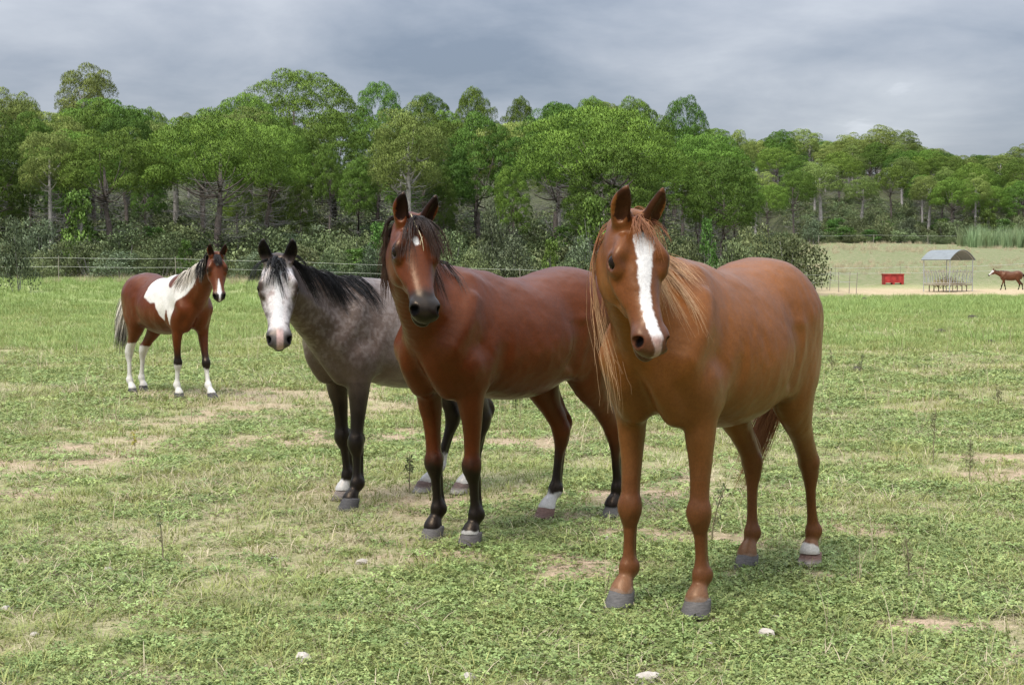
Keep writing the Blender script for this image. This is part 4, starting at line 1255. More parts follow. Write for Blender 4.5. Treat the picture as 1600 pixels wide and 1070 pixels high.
def limb(mb, rng, a, b, r0, r1, n=5, n_side=5, wob=.12):
    a = np.array(a); b = np.array(b); L = np.linalg.norm(b - a)
    pts = []; off = np.zeros(3)
    for i in range(n):
        t = i / (n - 1)
        if i: off = off + rng.normal(0, wob * L / n, 3)
        sag = np.array([0, 0, -.10 * L * math.sin(math.pi * t)])
        pts.append(a + (b - a) * t + off * (t if i < n - 1 else t) + sag)
    mb.tube(pts, [r0 + (r1 - r0) * i / (n - 1) for i in range(n)], n_side)
    return pts
def pine_proto(seed, H, R, crown_lo, kind, n_puffs, multi=1):
    """returns trunk mesh, dead-twig mesh, crown mesh"""
    rng = np.random.default_rng(seed)
    C = []; Rr = []
    zc = H * crown_lo
    # clumps spread over a rounded crown, a few inside it
    cfg = {'umbrella': (.34, 1.92, .150, .225, .10), 'round': (.42, 2.25, .175, .26, .14), 'aleppo': (.42, 2.5, .20, .32, .28)}[kind]
    zm = zc + (H - zc) * cfg[0]; up_r = H - zm; lo_r = (zm - zc) * 1.25
    g = math.pi * (3 - math.sqrt(5))
    cmax = math.cos(cfg[1])
    for i in range(n_puffs):
        cz = 1 - (1 - cmax) * (i + .5) / n_puffs
        th = g * i + rng.normal(0, .25); sz = math.sqrt(max(0, 1 - cz * cz))
        k = 1 - cfg[4] * rng.random() - .06 * rng.random()
        if rng.random() < .12: k *= rng.uniform(.5, .8)
        pr = R * rng.uniform(cfg[2], cfg[3])
        lob = 1 + .10 * math.sin(2 * th + seed) + .07 * math.sin(3 * th + 2 * seed)
        p = np.array([math.cos(th) * sz * R * lob, math.sin(th) * sz * R * lob, (up_r if cz > 0 else lo_r) * cz]) * k
        p *= 1 - .8 * pr / R
        p[2] += zm + rng.normal(0, .12)
        if kind == 'aleppo' and rng.random() < .16: continue
        C.append(p); Rr.append(pr)
    C = np.array(C); Rr = np.array(Rr)
    # lopsided crown
    C[:, 0] += .10 * R * rng.normal() * (C[:, 2] - zc) / (H - zc)
    V, F_, T, nv = tufts(rng, C, Rr, 380, .115, .04, up=.6, cc=np.array([0, 0, zc + (H - zc) * .15]), cs=np.array([R, R, H - zc]))
    crown = mesh_np('crown', V, F_, {'umbrella': M_STONE_PINE, 'round': M_STONE_PINE, 'aleppo': M_ALEPPO}[kind], smooth=False, attrs={'tint': T})
    soft_normals(crown, nv)
    mb = MB(); tw = MB()
    lean = rng.normal(0, .25, 2)
    r0 = H * .017 + .03
    tp = [np.array([0, 0, -.6]), np.array([lean[0] * .05, lean[1] * .05, .4]), np.array([lean[0] * .4, lean[1] * .4, H * .3]), np.array([lean[0] * .9, lean[1] * .9, zc]), np.array([lean[0] * 1.2, lean[1] * 1.2, zc + (H - zc) * .55])]
    mb.tube(tp, [r0 * 1.5, r0 * 1.15, r0 * .95, r0 * .75, r0 * .3], 8)
    order = rng.permutation(len(C))[: 14]
    for j in order:
        t = rng.uniform(.1, .9)
        a = tp[3] * (1 - t) + tp[4] * t if kind != 'umbrella' else tp[2] * .35 + tp[3] * .65 + (tp[4] - tp[3]) * .5 * t
        limb(mb, rng, a, a * .22 + .78 * (C[j] - np.array([0, 0, Rr[j] * .5])), r0 * .34, .02, 5, 5)
    for j in range(60):
        z = H * rng.uniform(.16, crown_lo + .16)
        th = rng.uniform(0, 6.283); L = R * rng.uniform(.25, .75)
        a = np.array([lean[0] * .5, lean[1] * .5, z]); b = a + np.array([math.cos(th) * L, math.sin(th) * L, rng.uniform(-.1, .45) * L])
        pts = limb(tw, rng, a, b, .024, .006, 5, 3, .2)
        for k in range(4):
            q = pts[rng.integers(1, 5)]; v = rng.normal(0, 1, 3); v[2] = abs(v[2]) * .5
            limb(tw, rng, q, q + v * L * .22, .012, .004, 3, 3, .2)
    return mb.mesh('trunk', M_PALEBARK if kind == 'aleppo' else M_BARK, True), tw.mesh('dead_branches', M_TWIG), crown
def bush_proto(seed, H, R, n, mat, size, per=80, stems=6, airy=False):
    rng = np.random.default_rng(seed)
    C = []; Rr = []
    for i in range(n):
        th = rng.uniform(0, 6.283); u = math.sqrt(rng.random())
        if airy:
            z = H * rng.uniform(.15, .95); rr = R * u * (1.05 - .7 * z / H); pr = R * rng.uniform(.14, .26)
        else:
            z = H * (1 - .75 * u ** 2) * rng.uniform(.25, .9) + .1; rr = R * u * .85; pr = R * rng.uniform(.22, .38)
        C.append((math.cos(th) * rr, math.sin(th) * rr, z)); Rr.append(pr)
    C = np.array(C); Rr = np.array(Rr)
    V, F_, T, nv = leaves(rng, C, Rr, per, size)
    V[:, 2] = np.maximum(V[:, 2], -.05)
    cr = soft_normals(mesh_np('foliage', V, F_, mat, smooth=False, attrs={'tint': T}), nv)
    mb = MB()
    for j in range(stems):
        k = rng.integers(0, n)
        limb(mb, rng, (rng.normal(0, .08), rng.normal(0, .08), -.2), C[k] * np.array([.9, .9, 1.0]), .035 * H / 2, .008, 5, 5)
    return mb.mesh('stem', M_TWIG, True), cr

UMB = [pine_proto(101 + i, 11, 4.6, (.36, .44, .40, .30)[i], 'umbrella', 92) for i in range(4)]
ALE = [pine_proto(201 + i, 12, 3.3, .46, 'aleppo', 75) for i in range(4)]
RND = [pine_proto(301 + i, 10, 3.4, (.20, .32, .26, .14)[i], 'round', 74) for i in range(4)]
TG = 'pine trees of the wood behind the pasture'
def place_tree(name, protos, k, loc, sx, sz, rz, label, group):
    e = empty(name, loc, rz)
    e.scale = (sx, sx, sz)
    tag(e, label, 'tree', group)
    tr, tw, cr = protos[k % len(protos)]
    obj('trunk', tr, e); obj('dead_branches', tw, e); obj('crown', cr, e)
    return e
trng = random.Random(5)
skyline = {}
PH = {'u': (UMB, 11.0, 4.6), 'a': (ALE, 12.0, 3.3), 'r': (RND, 10.0, 3.4)}
LBL = {'u': 'umbrella pine with a broad dense dome of dark green needles in the wood',
       'a': 'slender pine with a loose yellow-green crown and pale trunk in the wood',
       'r': 'round-crowned green pine with bare grey lower branches in the wood'}
NAM = {'u': 'umbrella_pine', 'a': 'slender_pine', 'r': 'round_pine'}
GRP = {'u': 'umbrella pines of the wood', 'a': 'slender yellow-green pines of the wood', 'r': 'round green pines of the wood'}
taken = []
def tree_label(kind, x, y, ht):
    px = 800 + x / y * FPX
    size = ('low ', 'middling ', 'tall ')[0 if ht < 7.5 else 1 if ht < 11 else 2]
    if y > 200: where = 'on the far hillside beyond the hay feeder' if px > 1380 else 'on the far hillside beyond the red bin'
    elif px < 250: where = 'in the wood behind the pinto horse'
    elif px < 520: where = 'in the wood behind the grey horse'
    elif px < 830: where = 'in the wood behind the bay horse'
    elif px < 1120: where = 'in the wood behind the chestnut horse'
    else: where = 'in the wood beside the upper meadow'
    row = '' if y > 200 else (', front' if y < 116 else ', back')
    return size + {'u': 'umbrella pine with dense dome ', 'a': 'slender pine with loose yellow-green crown ', 'r': 'round-crowned pine with grey branches '}[kind] + where + row
def tree_at(px, top, wpx, d, kind, label=None, k=None):
    g = pix(px, 424, d); z0 = hz(g.x, d)
    zt = pix(px, top, d).z
    P, H, R = PH[kind]
    sz = max((zt - z0) / H, .35); sx = max(wpx / FPX * d / 2 / R / 1.06, .3)
    place_tree(NAM[kind], P, trng.randrange(4) if k is None else k, (g.x, d, z0), sx, sz, trng.uniform(0, 6.28), label or tree_label(kind, g.x, d, zt - z0), GRP[kind])
    taken.append((g.x, d, sx * R))
    for c in range(int((px - wpx * .42) // 8), int((px + wpx * .42) // 8) + 1):
        skyline[c] = min(skyline.get(c, 999), top + wpx * .08)
# the trees one can tell apart: pixel column, top, width, depth
tree_at(318, 181, 148, 104, 'u', 'lone umbrella pine with a bright green dome standing before the wood above the pinto', 0)
tree_at(140, 90, 118, 150, 'a', 'tallest slender pine with a feathery crown rising above its neighbours', 1)
tree_at(515, 217, 58, 108, 'r', 'small young pine with a round bright crown between two big pines', 1)
for t in [(468, 105, 225, 138, 'u'), (392, 142, 120, 128, 'u'), (445, 176, 118, 114, 'r'), (592, 119, 105, 146, 'u'), (590, 165, 110, 118, 'r'), (660, 140, 96, 140, 'u'), (745, 130, 76, 150, 'u'),
          (808, 146, 62, 150, 'u'), (640, 188, 104, 112, 'r'), (748, 164, 138, 106, 'r'), (866, 150, 165, 104, 'u'), (985, 148, 150, 108, 'u'), (1066, 145, 112, 118, 'u'), (915, 146, 90, 140, 'u'), (700, 165, 90, 128, 'r'),
          (8, 132, 105, 118, 'a'), (48, 165, 96, 104, 'r'), (150, 150, 120, 112, 'r'), (200, 160, 110, 108, 'r'), (100, 175, 90, 118, 'r'), (246, 166, 60, 165, 'u'), (296, 170, 50, 175, 'a'), (40, 140, 70, 165, 'a'),
          (236, 205, 90, 124, 'r'), (-60, 150, 120, 106, 'r'), (-90, 120, 120, 130, 'a'), (1110, 205, 100, 128, 'r')]:
    tree_at(*t)
for t in [(80, 250, 62, 97, 'r'), (232, 262, 62, 100, 'r'), (424, 252, 64, 100, 'r'), (560, 240, 72, 104, 'r'), (692, 252, 64, 99, 'r'), (802, 244, 70, 101, 'r'), (908, 262, 60, 99, 'r'), (1012, 256, 62, 102, 'r'), (1092, 246, 66, 106, 'r'), (372, 272, 50, 98, 'r'), (470, 268, 50, 99, 'r'), (20, 262, 60, 98, 'r')]:
    tree_at(*t)
for t in [(1132, 232, 76, 190, 'a'), (1160, 194, 56, 330, 'a'), (1216, 199, 62, 350, 'r'), (1262, 196, 70, 360, 'a'), (1282, 250, 84, 280, 'a'), (1326, 206, 66, 370, 'a'), (1372, 193, 70, 380, 'a'), (1412, 198, 60, 385, 'a'),
          (1345, 272, 74, 285, 'a'), (1450, 270, 74, 280, 'a'), (1392, 256, 62, 300, 'u'), (1500, 240, 70, 330, 'a'), (1490, 292, 64, 290, 'u'), (1560, 236, 66, 340, 'a'), (1592, 224, 60, 350, 'a'), (1550, 288, 76, 288, 'u'),
          (1240, 262, 70, 275, 'u'), (1180, 262, 76, 230, 'a'), (1146, 290, 70, 170, 'r'), (1200, 285, 66, 215, 'u'), (1310, 235, 60, 330, 'u'), (1420, 232, 60, 340, 'u'), (1460, 228, 50, 370, 'a'), (1525, 262, 60, 310, 'u'),
          (1590, 280, 70, 300, 'u'), (1640, 250, 80, 320, 'a'), (1660, 290, 80, 290, 'u')]:
    tree_at(*t)
# the rest of the wood, row behind row, where it shows between those
cand = []
for y in np.arange(90, 178, 6.2):
    for x in np.arange(-66, 30, 5.4):
        cand.append((x + trng.uniform(-2.2, 2.2), y + trng.uniform(-2.5, 2.5)))
for y in np.arange(268, 470, 8.5):
    for x in np.arange(24, 210, 6.6):
        cand.append((x + trng.uniform(-3.2, 3.2), y + trng.uniform(-4, 4)))
for y in np.arange(105, 262, 9.5):
    for x in np.arange(10, 52, 7.0):
        cand.append((x + trng.uniform(-2.5, 2.5), y + trng.uniform(-3, 3)))
cand.sort(key=lambda c: c[1])
nfill = 0
for x, y in cand:
    if float(forest_in(np.array([x]), np.array([y]))[0]) < 5: continue
    px = 800 + x / y * FPX
    if px < -140 or px > 1740: continue
    z0 = hz(x, y)
    kind = trng.choices('uar', (.35, .3, .35) if y < 200 else (.28, .50, .22))[0]
    P, H, R = PH[kind]
    ht = trng.uniform(8.2, 11.5) if y < 200 else trng.uniform(8.5, 12.5)
    top = 424 - (z0 + ht - CAMH) / y * FPX
    env = np.interp(px, [-100, 0, 140, 250, 300, 380, 470, 600, 700, 800, 900, 1060, 1110, 1130, 1200, 1300, 1400, 1440, 1500, 1600], [150, 150, 120, 172, 178, 140, 112, 128, 146, 152, 150, 152, 180, 222, 206, 214, 203, 224, 236, 236])
    if top < env + 5: ht -= (env + 5 - top + trng.uniform(0, 18)) / FPX * y; top = 424 - (z0 + ht - CAMH) / y * FPX
    if ht < 4.5: continue
    if any((x - a) ** 2 + (y - b) ** 2 < (r * .8 + (1.3 if y < 200 else .4)) ** 2 for a, b, r in taken): continue
    sx = ht / H * trng.uniform(.85, 1.25)
    wpx = 2 * R * sx / y * FPX
    cols = range(int((px - wpx * .45) // 8), int((px + wpx * .45) // 8) + 1)
    hide = -4 if y < 200 else .52 * ht / y * FPX
    if y > 125 and all(top > skyline.get(c, 999) + hide for c in cols): continue
    for c in cols: skyline[c] = min(skyline.get(c, 999), top + wpx * .10)
    place_tree(NAM[kind], P, trng.randrange(4), (x, y, z0), sx, ht / H, trng.uniform(0, 6.28), tree_label(kind, x, y, ht), GRP[kind])
    taken.append((x, y, R * sx)); nfill += 1

# ---- bushes along the edge of the wood
SCR = [bush_proto(401 + i, 2.2, 1.5, 34, M_SCRUB, .105, per=110) for i in range(4)]
BRI = [bush_proto(421 + i, 2.6, 1.2, 30, M_BRIGHT, .11, per=100, airy=True) for i in range(3)]
SIL = [bush_proto(431 + i, 2.2, 1.4, 34, M_SILVER, .10, per=110) for i in range(3)]
BK = {'s': (SCR, 2.2, 1.5, 'scrub_bush', 'dark olive scrub bush at the edge of the wood', 'dark scrub bushes along the wood'),
      'b': (BRI, 2.6, 1.2, 'leafy_shrub', 'fresh bright green shrub at the edge of the wood', 'bright green shrubs along the wood'),
      'g': (SIL, 2.2, 1.4, 'silvery_bush', 'pale silvery green bush at the edge of the wood', 'silvery bushes along the wood')}
def bush(x, y, h, w, kind, label=None, name=None):
    P, H, R, nm, lb, gp = BK[kind]
    px = 800 + x / y * FPX
    lb = lb.replace(' at the edge of the wood', ' at the foot of the far hillside' if y > 200 else (' in the wood' if float(forest_in(np.array([x]), np.array([y]))[0]) > 14 else ' at the edge of the wood') + (' behind the pinto horse' if px < 400 else ' behind the grey horse' if px < 600 else ' behind the bay horse' if px < 920 else ' behind the chestnut horse'))
    lb = ('low ' if h < 1.6 else 'tall ' if h > 2.6 else '') + lb
    e = empty(name or nm, (x, y, hz(x, y) - .05), trng.uniform(0, 6.28))
    e.scale = (w / 2 / R, w / 2 / R, h / H)
    tag(e, label or lb, 'bush', gp)
    st, cr = P[trng.randrange(len(P))]
    obj('stem', st, e); obj('foliage', cr, e)
def bush_pix(px, top, wpx, d, kind, label=None, name=None):
    if 84.5 < d < 100: d -= 5.5
    x = (px - 800) / FPX * d
    h = pix(px, top, d).z - hz(x, d)
    bush(x, d, h, wpx / FPX * d, kind, label, name)
bush_pix(1236, 336, 118, 84, 's', 'large dark round bush with reddish tips standing at the corner of the wood')
bush_pix(28, 335, 66, 62, 'g', 'airy grey-green young tree growing in front of the fence', 'young_tree')
bush_pix(122, 292, 78, 92, 'b', 'spreading bright green fig-like shrub under the pines')
bush_pix(772, 308, 56, 92, 'g', 'pale grey-green bush with bare twigs behind the bay horse')
bush_pix(925, 312, 70, 92, 'b', 'tall light green shrub beside a pine trunk behind the chestnut horse')
bush_pix(1105, 345, 40, 86, 'b', 'narrow lime green shrub near the large round bush')
for t in [(60, 330, 90, 90, 'g'), (190, 350, 110, 92, 's'), (255, 360, 80, 90, 's'), (290, 372, 36, 86, 'b'), (365, 352, 110, 96, 's'), (430, 345, 100, 94, 's'), (495, 350, 90, 96, 's'), (545, 345, 80, 92, 's'), (592, 350, 50, 88, 'b'),
          (700, 350, 80, 92, 's'), (800, 365, 80, 88, 'g'), (862, 372, 40, 88, 'b'), (1020, 352, 70, 94, 's'), (1065, 360, 70, 90, 's'), (1145, 345, 70, 92, 's'), (1180, 338, 80, 96, 's'), (145, 365, 80, 86, 's'), (95, 368, 70, 86, 's'), (330, 378, 80, 88, 's'),
          (470, 372, 90, 88, 's'), (740, 378, 60, 87, 's'), (905, 365, 60, 90, 'g'), (-30, 350, 90, 84, 's'), (525, 380, 60, 86, 's'), (400, 382, 70, 86, 's'), (220, 385, 60, 85, 's')]:
    bush_pix(*t)
for i in range(90):
    x = trng.uniform(-46, 17); y = float(np.interp(x, EDGE_X, EDGE_Y)) + trng.uniform(3, 34)
    px = 800 + x / y * FPX
    if px < -60 or px > 1290: continue
    bush(x, y, trng.uniform(1.2, 2.6), trng.uniform(2.2, 4.2), trng.choices('sbg', (.82, .06, .12))[0])
for i in range(26):
    x = trng.uniform(-38, 15); y = float(np.interp(x, EDGE_X, EDGE_Y)) + trng.uniform(-5.5, -1)
    bush(x, y, trng.uniform(1.0, 2.4), trng.uniform(2.0, 3.8), trng.choices('sbg', (.5, .12, .38))[0])
for i in range(46):
    x = trng.uniform(50, 112); y = float(np.interp(x, EDGE_X, EDGE_Y)) + trng.uniform(-1, 14)
    if not 1255 < 800 + x / y * FPX < 1660: continue
    bush(x, y, trng.uniform(3.0, 6.0), trng.uniform(3.5, 6), trng.choices('sbg', (.6, .25, .15))[0])
for i in range(60):
    x = trng.uniform(50, 108); y = float(np.interp(x, EDGE_X, EDGE_Y)) + trng.uniform(-3, 16)
    px = 800 + x / y * FPX
    if px < 1255 or px > 1660: continue
    bush(x, y, trng.uniform(1.5, 3.8), trng.uniform(3, 6), trng.choices('sbg', (.72, .18, .10))[0])
# ------------------------------------------------------------------ hay feeder, bin, fences
M_GALV = simple_mat('galvanised_steel', (.46, .47, .48), .45, .55, .2, 4.0)
M_ROOF = simple_mat('roof_sheet', (.20, .215, .215), .6, .2, .12, 3.0)
M_RUSTY = simple_mat('weathered_rail', (.33, .29, .24), .7, .1, .3, 5.0)
M_RED = simple_mat('red_plastic', (.34, .035, .03), .6, 0, .35, 3.0)
M_POST = simple_mat('fence_post', (.24, .21, .17), .85, 0, .3, 8.0, .3)
M_TAPE = simple_mat('white_tape', (.50, .50, .44), .7, 0, .1, 20.0)
M_HAY = simple_mat('hay', (.42, .33, .17), .95, 0, .4, 25.0, .6)
def hay_feeder():
    g = pix(1481, 458, 96.5)
    e = empty('hay_feeder', (g.x, 96.5, hz(g.x, 96.5)), math.radians(38))
    tag(e, 'metal hay feeder with an arched grey roof standing on the sandy track', 'feeder')
    W, L = 1.22, 1.0
    # arched roof sheet with thickness and three ribs
    n = 18; R0 = 1.36; mb = MB(); vs = []; fs = []
    pr = []
    for i in range(n + 1):
        t = -1 + 2 * i / n
        pr.append((t * (W + .16), 2.08 + .64 * (1 - t * t) ** 1.0 * (1 - .06 * t * t)))
    for y in (-L - .12, L + .12):
        for (x, z) in pr: vs.append((x, y, z))
    for y in (-L - .12, L + .12):
        for (x, z) in pr: vs.append((x * .985, y, z - .035))
    m = n + 1
    for i in range(n):
        fs.append((i, i + 1, m + i + 1, m + i)); fs.append((2 * m + i, 3 * m + i, 3 * m + i + 1, 2 * m + i + 1))
        fs.append((i, 2 * m + i, 2 * m + i + 1, i + 1)); fs.append((m + i, m + i + 1, 3 * m + i + 1, 3 * m + i))
    fs.append((0, m, 3 * m, 2 * m)); fs.append((n, 2 * m + n, 3 * m + n, m + n))
    roof = mb.add(vs, fs).build('roof', M_ROOF, e)
    for y in (-L, 0, L):
        MB().tube([(x * .975, y, z - .06) for x, z in pr], .022, 5).build('roof_rib', M_GALV, roof)
    for sx in (-1, 1):
        for sy in (-1, 1):
            MB().tube([(sx * W, sy * L, 0), (sx * W, sy * L, 2.10)], .032, 6).build('post', M_GALV, e)
    for z in (.46, .56, 1.30):
        for sy in (-1, 1):
            MB().tube([(-W, sy * L, z), (W, sy * L, z)], .022 if z > 1 else .03, 5).build('rail', M_RUSTY, e)
        for sx in (-1, 1):
            MB().tube([(sx * W, -L, z), (sx * W, L, z)], .022 if z > 1 else .03, 5).build('rail', M_RUSTY, e)
    tray = MB().box((-W + .02, -L + .02, .42), (W - .02, L - .02, .47)).build('tray', M_RUSTY, e)
    for sy in (-1, 1):
        for i in range(9):
            x = -W + .14 + i * (2 * W - .28) / 8
            MB().tube([(x, sy * L, .55), (x + .05, sy * (L + .02), .95), (x - .02, sy * (L + .16), 1.42)], .02, 5).build('bar', M_GALV, e)
    for sx in (-1, 1):
        for i in range(7):
            y = -L + .14 + i * (2 * L - .28) / 6
            MB().tube([(sx * W, y, .55), (sx * (W + .02), y + .05, .95), (sx * (W + .16), y - .02, 1.42)], .02, 5).build('bar', M_GALV, e)
    for x in (-.75, -.25, .25, .75):
        for sy in (-1, 1):
            MB().box((x - .025, sy * .9 - .025, 0), (x + .025, sy * .9 + .025, .42)).build('leg', M_RUSTY, e)
    rng = np.random.default_rng(3)
    V = []
    for i in range(700):
        p = np.array([rng.uniform(-.9, .9), rng.uniform(-.7, .7), .48]); p[2] += .42 * (1 - (p[0] / .95) ** 2) * (1 - (p[1] / .75) ** 2) * rng.uniform(.2, 1)
        a = rng.normal(0, .12, 3); b = rng.normal(0, .03, 3)
        V += [p, p + a, p + a + b]
    h = obj('hay_heap', mesh_np('hay_heap', np.array(V), np.arange(len(V)).reshape(-1, 3), M_HAY, smooth=False))
    h.location = e.location; h.rotation_euler = e.rotation_euler
    tag(h, 'loose hay lying in the tray of the hay feeder', 'hay')
hay_feeder()
def red_bin():
    d = 134.0; g = pix(1395, 430, d)
    e = empty('plastic_bin', (g.x, d, hz(g.x, d)), math.radians(-6))
    tag(e, 'red plastic bulk bin with ribbed sides beyond the sandy track', 'bin')
    w, l, h = .90, .55, .92
    b = MB()
    b.box((-w, -l, .14), (w, -l + .04, h)); b.box((-w, l - .04, .14), (w, l, h)); b.box((-w, -l + .04, .14), (-w + .04, l - .04, h)); b.box((w - .04, -l + .04, .14), (w, l - .04, h)); b.box((-w + .04, -l + .04, .14), (w - .04, l - .04, .19))
    b.build('wall', M_RED, e)
    for x in (-w, -w / 3 - .03, w / 3 - .03, w - .06):
        MB().box((x, -l - .05, .14), (x + .06, -l - .002, h - .06)).build('rib', M_RED, e)
    r = MB()
    r.box((-w - .04, -l - .06, h - .06), (w + .04, -l - .003, h + .03)); r.box((-w - .04, l + .003, h - .06), (w + .04, l + .06, h + .03))
    r.box((-w - .05, -l - .002, h - .06), (-w - .003, l + .002, h + .03)); r.box((w + .003, -l - .002, h - .06), (w + .05, l + .002, h + .03))
    r.build('rim', M_RED, e)
    for x in (-w, -.1, w - .2):
        MB().box((x, -l, 0), (x + .2, l, .138)).build('foot', M_RED, e)
red_bin()
def fence(pts, hts, label, spacing, post_h, rope_r, post_r=.024, sag=.03):
    root = empty('tape_fence', (pts[0][0], pts[0][1], hz(*pts[0])))
    tag(root, label, 'fence')
    o = root.location
    L = [0]
    for a, b in zip(pts, pts[1:]): L.append(L[-1] + math.hypot(b[0] - a[0], b[1] - a[1]))
    n = max(2, int(L[-1] / spacing) + 1)
    P = []
    for i in range(n):
        t = L[-1] * i / (n - 1)
        x = float(np.interp(t, L, [p[0] for p in pts])); y = float(np.interp(t, L, [p[1] for p in pts]))
        P.append(Vector((x, y, hz(x, y))))
    base = MB().tube([(0, 0, -.25), (0, 0, post_h)], [post_r, post_r * .85], 6).mesh('post', M_POST)
    for i, p in enumerate(P):
        q = obj('post', base, root, p - o)
        q.rotation_euler = (trng.uniform(-.05, .05), trng.uniform(-.05, .05), trng.uniform(0, 3))
    for h in hts:
        line = []
        for a, b in zip(P, P[1:]):
            for k in range(5):
                t = k / 5
                line.append(a * (1 - t) + b * t + Vector((0, 0, h - sag * 4 * t * (1 - t))) - o)
        line.append(P[-1] + Vector((0, 0, h)) - o)
        MB().tube(line, rope_r, 4).build('tape', M_TAPE, root)
fence([(-40, 73), (-14, 74.5), (2, 76), (14, 79), (20, 86)], (1.22, .78), 'two-strand white tape fence along the foot of the dark wood', 5.5, 1.32, .010)
fence([(20.5, 90), (24, 118), (27, 139), (36, 141), (52, 143), (70, 143)], (1.25, .72), 'white tape fence running behind the red bin and the hay feeder', 6.5, 1.35, .018)
fence([(53, 256), (75, 257), (110, 262)], (1.5,), 'pale tape fence across the upper meadow before the far trees', 9.0, 1.6, .016, .06)

# a straw caught in the bay's forelock
def straw():
    s = bay
    rng = np.random.default_rng(4)
    P = [s.hp(.02, .05, -.020), s.hp(.08, .052, -.014), s.hp(.15, .050, -.004), s.hp(.21, .046, .006), s.hp(.27, .042, .014), s.hp(.32, .038, .016)]
    W = [s.o + s.R @ (Vector(p) * s.sc) for p in P]
    mb = MB().tube(W, [.0022, .0025, .0024, .0022, .002, .001], 5)
    for k in (2, 3, 4, 4, 5):
        v = Vector(rng.normal(0, .016, 3)) + Vector((0, 0, -.02))
        mb.tube([W[k], W[k] + v * .6, W[k] + v], [.0016, .0016, .0006], 4)
    o = mb.build('straw_stalk', simple_mat('straw', (.62, .52, .32), .7))
    tag(o, 'pale straw stalk caught in the forelock of the bay horse', 'straw')
straw()
# ------------------------------------------------------------------ ground cover
M_CLOVER = leaf_mat('clover_leaf', (.140, .180, .050), (.320, .390, .135), trans=.2, hue=.02, val=.28, rough=.5)
M_GRASS = leaf_mat('grass_blade', (.180, .205, .060), (.350, .370, .125), trans=.2, hue=.02, val=.25)
M_DRY = leaf_mat('dry_grass', (.340, .275, .165), (.580, .490, .330), trans=.15, hue=.01, val=.2)
M_LUSH = leaf_mat('lush_grass', (.175, .235, .065), (.320, .400, .135), trans=.2, hue=.015, val=.2)
def ground_z(x, y):
    return height(x, y) + (fbm(np.stack([x, y], 1), 2.6, 3, 91) - .5) * 0.022 * sstep(40, 15, y)
def clover_mesh(seed, n, R, hmax, leaf):
    rng = np.random.default_rng(seed)
    V = []; F_ = []; T = []
    for i in range(n):
        a = rng.uniform(0, 6.28); r = R * math.sqrt(rng.random())
        c = np.array([math.cos(a) * r, math.sin(a) * r, hmax * rng.uniform(.2, 1) * (1 - .5 * (r / R) ** 2)])
        nrm = np.array([rng.normal(0, .4), rng.normal(0, .4), 1]); nrm /= np.linalg.norm(nrm)
        b0 = rng.uniform(0, 6.28); t = rng.random()
        for k in range(3):
            th = b0 + k * 2.094 + rng.normal(0, .15)
            d = np.array([math.cos(th), math.sin(th), 0]); d -= nrm * d.dot(nrm); d /= np.linalg.norm(d)
            s = np.cross(nrm, d); L = leaf * rng.uniform(.7, 1.3)
            i0 = len(V)
            V += [c, c + d * L * .55 + s * L * .34 + nrm * L * .10, c + d * L - nrm * L * .06, c + d * L * .55 - s * L * .34 + nrm * L * .10]
            F_.append((i0, i0 + 1, i0 + 2)); F_.append((i0, i0 + 2, i0 + 3)); T += [np.clip(t + rng.normal(0, .15), 0, 1)] * 4
    return mesh_np('clover', np.array(V), np.array(F_), M_CLOVER, smooth=False, attrs={'tint': T})
def grass_mesh(seed, n, R, h, w, mat, lean=.5, seg=3):
    rng = np.random.default_rng(seed)
    V = []; F_ = []; T = []
    for i in range(n):
        a = rng.uniform(0, 6.28); r = R * math.sqrt(rng.random())
        p = np.array([math.cos(a) * r, math.sin(a) * r, -.005])
        dr = np.array([math.cos(a + rng.normal(0, .8)), math.sin(a + rng.normal(0, .8)), 0]); H = h * rng.uniform(.45, 1.2); l = lean * rng.uniform(.2, 1.4)
        sd = np.array([-dr[1], dr[0], 0]); ww = w * rng.uniform(.6, 1.3); i0 = len(V); t = rng.random()
        for k in range(seg + 1):
            u = k / seg
            c = p + dr * H * l * u * u + np.array([0, 0, H * (u - .25 * l * u * u)])
            wk = ww * (1 - u) * .5 + .0004
            V += [c - sd * wk, c + sd * wk]; T += [np.clip(t * .7 + u * .3, 0, 1)] * 2
        for k in range(seg): F_.append((i0 + 2 * k, i0 + 2 * k + 1, i0 + 2 * k + 3, i0 + 2 * k + 2))
    return mesh_np('grass', np.array(V), np.array(F_), mat, smooth=False, attrs={'tint': T})
